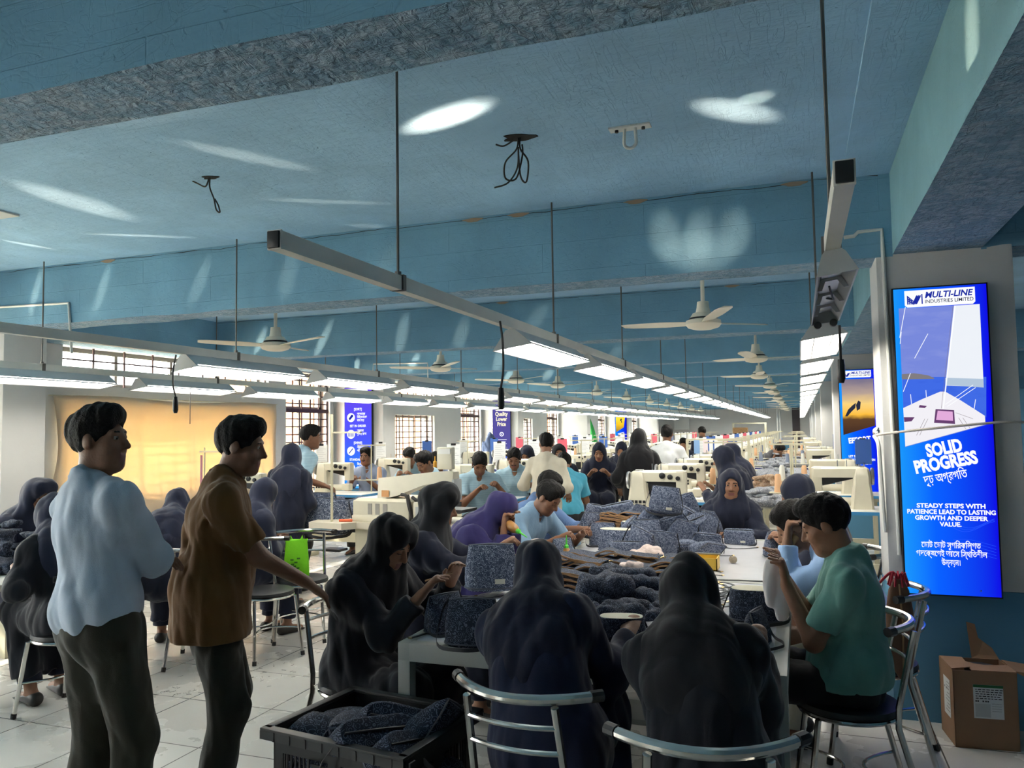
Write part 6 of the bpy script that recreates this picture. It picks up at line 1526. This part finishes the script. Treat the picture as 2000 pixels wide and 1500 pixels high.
person('man in teal polo shirt seated in profile sewing at the right table edge', (.17, 3.72, 0), 1.50, s=.985, lean=-3, hunch=11, hp=24, hy=2, rhw=(-.10, 3.84, .955), lhw=(-.075, 3.62, .945), rel=(.1, -.2, -1), lel=(-.1, -.2, -1), top=TEAL(), bottom=cloth('black_trousers', (.012, .012, .014)), sleeve='short', h=.0055, tone='a', fold=.008, seed=29, collar=TEAL(), hair='quiff', curl=(.7, .7), hem=.03, palm=((-.3, 0, .9), (-.3, 0, .9)))
person('man in light blue shirt squeezing a green-capped bottle, mostly behind the teal man', (.32, 4.45, 0), 1.55, s=1.0, lean=18, hunch=24, hp=34, hy=0, rhw=(-.08, 4.62, .93), lhw=(-.08, 4.36, 1.02), rel=(.3, 0, -1), lel=(-.2, -.2, -1), top=cloth('sky_shirt_cloth', srgb(150, 180, 220)), bottom=KHAKI(), sleeve='long', h=.0075, tone='a', seed=30, collar=cloth('sky_shirt_cloth', (0, 0, 0)), hair='short', curl=(.9, .9))
person('woman in dark scarf on the right behind the blue-shirted man', (.2, 5.58, 0), 1.6, s=.99, lean=10, hunch=16, hp=22, hy=0, rhw=(-.12, 5.66, .85), lhw=(-.12, 5.45, .86), sex='f', scarf=NAVY(), top=NAVY(), h=.009, tone='a', seed=31)
# left side
person('woman in navy dress seated at the left picture edge working in her lap', (-4.15, 3.64, 0), 1.30, s=.98, lean=16, hunch=18, hp=30, hy=-10, rhw=(-4.42, 3.72, .84), lhw=(-4.44, 3.5, .82), sex='f', scarf=NAVY2(), top=cloth('navy_black_dress', (0, 0, 0)), h=.0075, tone='a', fold=.008, seed=32, feet=((.1, .35), (-.1, .3)))
person('woman in faded navy scarf at the far left partly behind the standing man', (-5.5, 4.35, 0), -1.7, s=1.0, lean=8, hunch=14, hp=20, hy=0, rh=(.1, .3, .8), lh=(-.1, .3, .8), sex='f', scarf=NAVY2(), top=NAVY2(), h=.010, tone='a', seed=33, hooddepth=.02, group='workers')
person('woman in navy dress seated with her back turned between the two standing men', (-4.54, 4.75, 0), .45, s=.95, lean=20, hunch=24, hp=36, hy=0, rh=(.1, .35, .8), lh=(-.1, .35, .8), sex='f', scarf=NAVY2(), top=NAVY(), h=.0085, tone='a', fold=.008, seed=34)
person('seated woman in navy glimpsed behind the man in brown', (-4.2, 5.2, 0), -.3, s=.95, lean=12, hunch=16, hp=20, hy=0, rh=(.1, .35, .8), lh=(-.1, .35, .8), sex='f', scarf=NAVY2(), top=NAVY2(), h=.010, seed=35)
person('woman in navy standing with her back to us near the windows', (-4.62, 6.42, 0), .1, sit=False, s=.88, lean=2, hunch=8, hp=14, hy=12, rh=(.12, .28, 1.1), lh=(-.12, .3, 1.1), sex='f', scarf=NAVY2(), top=NAVY(), h=.0085, seed=36, fold=.008)
person('man in pale blue polo bending forward with grey bags in his hand', (-4.98, 7.05, 0), -.55, sit=False, s=1.0, lean=8, hunch=12, hp=6, hy=-24, rhw=(-4.5, 6.85, 1.1), lh=(-.2, .15, 1.0), top=POLO(), h=.009, tone='b', hair='short', seed=37, collar=POLO())
# sewing-machine operators
def op(px, py, Y, lab, top=None, rz=PI, sex='m', s=1.0, seat=.56, h=.0105, tone='a', hp=28, hy=0, seed=0, lean=6, hunch=16, **kw):
    p = at(px, py, Y=Y); hd = .14*s
    x, y = p.x-hd*(-math.sin(rz)), p.y-hd*math.cos(rz)
    a = dict(rh=(.12, .36, .98), lh=(-.12, .36, .98)); a.update(kw)
    if sex == 'f': a.setdefault('scarf', NAVY())
    return person(lab, (x, y, 0), rz, True, seat, s, lean, hunch, hp, hy, top=top, sex=sex, h=h, tone=tone, seed=40+seed, feet=((.12, .36), (-.12, .36)), **a)
op(717, 880, 9.6, 'man with moustache in grey-blue shirt facing us behind a machine left of the purple banner', GREYB(), PI+.1, hp=4, tache=True, tone='b', seed=1, h=.009, collar=GREYB())
op(838, 888, 8.1, 'man in pale blue polo looking down behind the large boxy machine', POLO(), PI-.35, hp=30, seed=2, h=.008, collar=POLO(), hair='quiff')
op(935, 878, 8.2, 'man in blue polo guiding a white piece under a machine needle', POLO(), PI+.5, hp=40, seed=3, h=.008, tone='b', collar=POLO(), rh=(.05, .4, .98), lh=(-.2, .3, 1.0))
op(1005, 878, 9.3, 'man in pale blue polo with moustache sitting and looking down, hands in lap', POLO(), PI+.25, hp=26, seed=4, h=.008, tone='b', tache=True, collar=POLO(), rh=(.1, .25, .78), lh=(-.1, .28, .76))
op(875, 878, 9.9, 'dark-haired worker bent over a machine behind the boxy machine operator', GREYB(), PI-.6, hp=48, seed=5, lean=16)
op(805, 884, 10.8, 'worker whose black hair alone shows behind the boxy machine display', POLO(), PI, hp=40, seed=6)
op(1032, 876, 10.6, 'worker with dark scarf seated behind the cream-shirted man', None, PI, 'f', seed=7, hp=30)
person('man in cream shirt standing with his back half turned among the machines', (*(at(1064, 848, Y=8.2)[:2]), 0), -.15, sit=False, s=.92, lean=1, hunch=8, hp=14, hy=35, rh=(.2, .2, 1.0), lh=(-.22, .25, 1.1), top=CREAMS(), bottom=KHAKI(), sleeve='rolled', h=.008, tone='a', hair='quiff', seed=61, collar=CREAMS(), group='workers')
op(1092, 877, 10.3, 'woman in black scarf looking towards us past the cream-shirted man', None, PI+.3, 'f', seed=8, hp=2, scarf=BLACKC(), h=.009)
op(1106, 905, 9.0, 'person in a bright cyan top leaning forward beside the cream-shirted man', CYAN(), .4, seed=9, hp=35, lean=20)
op(1170, 864, 11.2, 'woman in black scarf sewing on a flat-bed machine in front of the green cloth', None, PI+.2, 'f', seed=10, hp=22, s=1.02, h=.0105)
op(1215, 868, 13.0, 'woman whose dark scarf shows above the distant shelf by the yellow poster', None, PI, 'f', seed=11, hp=30, h=.014)
person('large figure in a long black robe and scarf standing with the back to us', (*(at(1248, 848, Y=9.2)[:2]), 0), .25, sit=False, s=.935, lean=2, hunch=6, hp=10, hy=0, rh=(.25, .15, 1.0), lh=(-.25, .15, 1.0), sex='f', scarf=BLACKC(), top=BLACKC(), h=.0095, seed=62, cape=1.15)
person('man in white shirt standing with his back to us far down the aisle', (*(at(1302, 840, Y=11.0)[:2]), 0), .1, sit=False, s=.96, lean=0, hunch=6, hp=8, hy=0, rh=(.22, .2, 1.05), lh=(-.24, .1, .9), top=cloth('white_shirt_cloth', srgb(222, 224, 226)), bottom=KHAKI(), sleeve='rolled', h=.0105, tone='b', hair='short', seed=63)
op(1335, 858, 17.0, 'far worker in dark clothes with a flat cap-like hat near the hanging blue cards', NAVY(), PI, seed=12, h=.016, hp=20)
op(1420, 880, 8.6, 'woman in navy scarf in profile seated behind the facing woman, nearer of two', None, 1.3, 'f', seed=13, hp=14, scarf=NAVY(), h=.010)
op(1434, 867, 10.3, 'second woman in navy scarf seated beyond the nearer profile woman', None, 1.3, 'f', seed=14, hp=14, scarf=NAVY2(), h=.0115)
op(1500, 853, 17.0, 'dark-haired person in grey bending over the far heap of cloth', cloth('grey_cloth', (.1, .1, .11)), PI+.9, seed=15, h=.016, hp=50, lean=25)
op(1372, 846, 17.5, 'person in dark clothes behind the hanging cards at the far rack', NAVY(), PI, seed=16, h=.016, seat=.8)
# things in their hands
bottle((-1.84, 4.97, 1.0), (.2, 1.95, -.25), 'amber glue bottle with green nozzle held to the violet-scarfed woman\'s face', 1.15)
bottle((-.04, 4.42, 1.06), (.0, -2.5, .0), 'amber bottle with bright green nozzle held upside down at the right table edge', 1.2)
put('bucket', 960, 1150, .4, 'large patterned bag held up by the profile woman', s=1.35, z=.78, m='paisley', patch=True, strap=False, group='patterned bags on the worktables')
t = MB().tube(spl([(-1.60, 3.24, .955), (-1.56, 3.30, .965), (-1.52, 3.36, .975)]), .004, 6).build('leather_strip', 'tan_edge'); tag(t, 'thin tan leather strip between the sewing woman\'s hands', 'strip')
def hang_cloth():
    S = Field(); S.cap((0, 0, 0), (.01, 0, -.1), .02, .04, k=.03, sq=((0, 1, 0), .5)); S.cap((.01, 0, -.1), (.015, 0, -.25), .042, .036, k=.03, sq=((0, 1, 0), .5)); S.cap((-.01, 0, -.02), (-.03, .01, -.2), .02, .02, k=.03)
    P, Q = S.mesh(.007, fold=.008, fseed=3); o = np_obj('lining_bag', P, Q, mat('white_lining_cloth', srgb(226, 220, 218), .8), None); o.location = (-.12, 3.66, 1.03); o.scale = (.72, .72, .85); tag(o, 'white lining hanging from the teal man\'s hands over the table edge', 'cloth')
hang_cloth()
S = Field(); S.cap((0, 0, 0), (-.1, .0, .02), .05, .05, k=.03); S.cap((0, 0, 0), (.03, 0, -.1), .055, .05, k=.03)
P, Q = S.mesh(.008, fold=.007, fseed=8); o = np_obj('pink_cloth', P, Q, 'rag', None); o.location = at(1048, 1072, Y=5.5); tag(o, 'pale pink cloth on the young man\'s forearm', 'cloth')
# brown leaf-shaped shoulder bag and bags hanging from chairs
t = thing('shoulder_bag', 'narrow brown leather bag with red tassel hanging behind the teal man', 'bag', (.41, 4.15, 0), .1)
b = MB(); rings = []
for z, w in ((.44, .012), (.5, .045), (.6, .062), (.75, .06), (.85, .045), (.9, .02)): rings.append([(*se(2*PI*j/20, w, w*.45), z) for j in range(20)])
b.loft(rings); b.build('bag_body', mat('brown_leather', srgb(122, 84, 62), .55, bump=.3, bscale=30), t)
MB().tube([(0, -.03, .46), (.005, -.034, .7), (0, -.02, .88)], .004, 6).build('seam', 'tan_edge', t)
m_ = mat('red_tassel', srgb(170, 40, 60), .8); b = MB()
for i in range(9): a = i*.7; b.tube([(0, 0, .9), (.03*math.cos(a), .03*math.sin(a), .93), (.045*math.cos(a), .045*math.sin(a), .87)], .005, 5)
b.build('tassel', m_, t); MB().tube(spl([(0, 0, .9), (-.03, 0, .93), (-.1, .02, .85), (-.12, .05, .8)]), .006, 6).build('strap', 'red_strap' if 'red_strap' in M else m_, t)
S = Field(); S.cap((0, 0, .2), (.02, 0, .4), .13, .1, k=.06, sq=((0, 1, 0), .6)); S.cap((0, 0, .4), (.0, 0, .55), .1, .05, k=.06, sq=((0, 1, 0), .6))
P, Q = S.mesh(.011, fold=.01, fseed=4); o = np_obj('cloth_bag', P, Q, 'black', None); o.location = (-4.0, 4.5, .22); tag(o, 'shiny black bag hanging behind the chair between the standing men', 'bag')
P2 = at(48, 1275, z=.3); t = thing('water_bottle', 'clear plastic bottle with blue cap under the left woman\'s chair', 'bottle', (-4.5, 3.95, .3)); t.rotation_euler = (1.2, .2, .5)
MB().lathe([(0, 0), (.032, 0), (.033, .12), (.03, .16), (.014, .19), (.014, .2), (0, .2)], n=16).build('bottle_body', 'pane', t); MB().lathe([(0, .195), (.017, .195), (.017, .215), (0, .215)], n=14).build('bottle_cap', mat('blue_cap', srgb(30, 60, 170), .4), t)
# two bags carried by the bending man
for i, (dx, dz) in enumerate(((0, 0), (.12, -.05))): bag('bucket', (-4.44+dx, 6.68, .72+dz), (.2, .1*i, .3), 'grey patterned bag hanging from the bending man\'s hand', 'bags in the bending man\'s hand', 'paisley', 1.9, i, False, True)
# cards hanging on a far rack, strap on the sewing woman's chair
YC = 13.2; zt = at(1400, 858, Y=YC).z
t = thing('card_rack', 'thin cream frame with hanging cards beyond the profile women', 'rack', (0, 0, 0))
for px_ in (1342, 1462): x = at(px_, 860, Y=YC).x; MB().box(x-.02, x+.02, YC-.02, YC+.02, 0, zt).build('post', 'cream_frame', t, smooth=0)
MB().box(at(1340, 860, Y=YC).x, at(1464, 860, Y=YC).x, YC-.015, YC+.015, zt-.02, zt+.01).build('top_bar', 'cream_frame', t, smooth=0)
M['sky_card'] = mat('pale_blue_card', srgb(130, 168, 214), .7); M['pink_paper'] = mat('pinkish_paper', srgb(226, 210, 214), .7)
for i, (x0, x1, y1, m, nm) in enumerate([(1355, 1367, 886, 'sky_card', 'pale blue'), (1373, 1383, 884, 'pink_paper', 'pinkish white'), (1385, 1393, 884, 'paper', 'white'), (1395, 1406, 878, 'paper', 'plain white'), (1414, 1420, 874, 'pink_paper', 'narrow pinkish'), (1422, 1436, 875, 'blue_board', 'dark blue'), (1440, 1452, 874, 'paper', 'rightmost white')]):
    a, c = at(x0, 860, Y=YC-.03), at(x1, y1, Y=YC-.03)
    tag(MB().box(a.x, c.x, YC-.035, YC-.025, c.z, zt-.01).build('hanging_card', m, smooth=0), '%s card hanging from the cream rack beyond the profile women' % nm, 'card', 'cards on the far rack')
q = at(640, 1262, Y=3.35); tag(MB().tube(spl([(q.x, q.y, q.z), (q.x-.01, q.y-.01, q.z-.1), (q.x+.005, q.y, q.z-.2), (q.x-.012, q.y, at(632, 1372, Y=3.35).z)]), .008, 6).build('hanging_strap', 'cable'), 'dark strap hanging from the sewing woman\'s chair back', 'strap')
# scraps of thread on the floor
b = MB(); rs = np.random.default_rng(2)
for (cx, cy, n, r) in ((-3.55, 4.55, 40, .25), (-3.75, 4.1, 26, .1), (-3.1, 4.9, 20, .3), (-1.15, 3.0, 14, .2), (-3.3, 5.3, 20, .4)):
    for _ in range(n):
        x, y, a, l = cx+rs.normal()*r, cy+rs.normal()*r*.6, rs.uniform(0, 6), rs.uniform(.01, .04)
        b.tube([(x, y, .002), (x+l*math.cos(a), y+l*math.sin(a), .003)], .0012, 3)
tag(b.build('thread_scraps', 'cable', None, smooth=0), 'dark thread scraps scattered on the tiles', 'thread', None, 'stuff')
# a sandal and slipper under the table
# added spot lamps indoors stand in for sunlight reflected onto ceiling and beams
def glint(src, c, a, b, e, blend=1.0):
    """narrow beam from src to c lighting a patch with half axes a (vector) and b (length)"""
    src, c, a = Vector(src), Vector(c), Vector(a); d = c-src; D_ = d.length; z = -d/D_
    ap = a-z*a.dot(z); x = ap.normalized(); y = z.cross(x)
    l = bpy.data.lights.new('added_reflection_spot', 'SPOT'); l.energy = e*2.0; l.color = (1, .72, .5); l.spot_size = 2*math.atan(.2); l.spot_blend = blend; l.shadow_soft_size = .008
    o = bpy.data.objects.new('added_reflection_spot', l); COL.objects.link(o)
    sx, sy = ap.length/(D_*.2), b/(D_*.2)
    o.matrix_world = Matrix.Translation(src) @ (Matrix((x*sx, y*sy, z)).transposed().to_4x4()); return o
def patch(p0, p1, w, e, src=None, Y=None):
    P0, P1 = (at(*p0, z=ZC), at(*p1, z=ZC)) if Y is None else (at(*p0, Y=Y), at(*p1, Y=Y))
    c = (P0+P1)/2; s = src or (-7.2, c.y-.6, 1.0); glint(s, c, (P1-P0)/2*1.15, w, e)
for p0, p1, w, e in (((330, 272), (620, 336), .05, 95), ((20, 352), (262, 432), .11, 75), ((485, 388), (780, 399), .05, 80), ((150, 456), (380, 464), .045, 70), ((680, 437), (750, 446), .05, 60), ((0, 468), (110, 488), .04, 60), ((160, 250), (480, 190), .12, 26)):
    patch(p0, p1, w, e, (-6.9, 3.2, 1.0))
patch((785, 262), (958, 196), .12, 40, (-1.9, 3.9, 1.5)); patch((805, 250), (950, 205), .09, 30, (-1.8, 3.95, 1.5))
patch((1350, 196), (1515, 236), .13, 22, (-.55, 3.2, 1.4)); patch((1440, 204), (1512, 180), .08, 16, (-.55, 3.3, 1.4))
for p0, p1, w, e in (((1270, 430), (1330, 500), .12, 24), ((1345, 425), (1385, 510), .13, 24), ((1400, 440), (1465, 480), .11, 24), ((1290, 490), (1440, 500), .1, 24)): patch(p0, p1, w, e, (-.7, 3.4, .85), 4.925)
for p0, p1 in (((1262, 570), (1330, 640)), ((1290, 560), (1350, 600))): patch(p0, p1, .13, 26, (-.8, 6.2, .9), 8.285)
for (x0, y0, x1, y1), Y in (((82, 520, 55, 628), 4.925), ((212, 515, 182, 622), 4.925), ((405, 500, 372, 600), 4.925), ((566, 490, 556, 590), 4.925), ((770, 470, 718, 590), 4.925), ((395, 630, 375, 690), 8.285), ((300, 640, 270, 690), 8.285), ((520, 640, 495, 695), 8.285), ((648, 625, 612, 705), 8.285), ((790, 610, 778, 700), 8.285), ((905, 620, 890, 690), 8.285), ((1060, 590, 1030, 660), 8.285), ((700, 700, 690, 735), 11.645), ((818, 690, 795, 730), 11.645), ((985, 660, 965, 735), 11.645), ((1130, 665, 1110, 720), 11.645), ((1215, 668, 1190, 715), 11.645), ((1000, 722, 985, 750), 15.0), ((1075, 720, 1062, 745), 15.0)):
    k = (Y-1.5); patch((x0, y0), (x1, y1), .035+.004*Y, 20+5*Y, (-7.1, Y-2.2, 1.1), Y)
patch((1870, 20), (1900, 150), .09, 24, (-.6, 3.2, .8)) if False else glint((-.55, 3.1, 1.5), at(1897, 78, X=.53), (at(1912, 170, X=.53)-at(1884, -10, X=.53))*.5, .11, 24)

# small fittings belong to the part they sit on
ON = {'tension_dial': 'arm', 'dial': 'arm', 'vent': ('column', 'base_housing'), 'motor_band': 'motor', 'clip': ('board', 'panel'), 'piping': 'bag_body', 'tape_patch': 'bag_body', 'zip': 'bag_body', 'lining': 'bag_body',
      'edge_band': 'table_top', 'lamp_holder': 'gear_tray', 'rib': 'diffuser', 'collar': 'shirt', 'end_plug': ('back_rail', 'bar'), 'warning_label': 'arm', 'display_cap': 'display', 'treadle': 'cross_panel', 'thread_pin': 'top_plate', 'needle_bar': ('needle_head', 'arm'), 'edge': 'panel', 'bolt': 'plate', 'ring_clip': 'band'}
import re as _re
base = lambda o: _re.sub(r'\.\d+$', '', o.name)
for root in [o for o in COL.objects if o.parent is None and o.type == 'EMPTY']:
    ch = list(root.children); byn = {}
    for c in ch: byn.setdefault(base(c), c)
    for c in ch:
        w = ON.get(base(c))
        for n in ((w,) if isinstance(w, str) else w or ()):
            if n in byn and byn[n] is not c and not c.children: c.parent = byn[n]; break
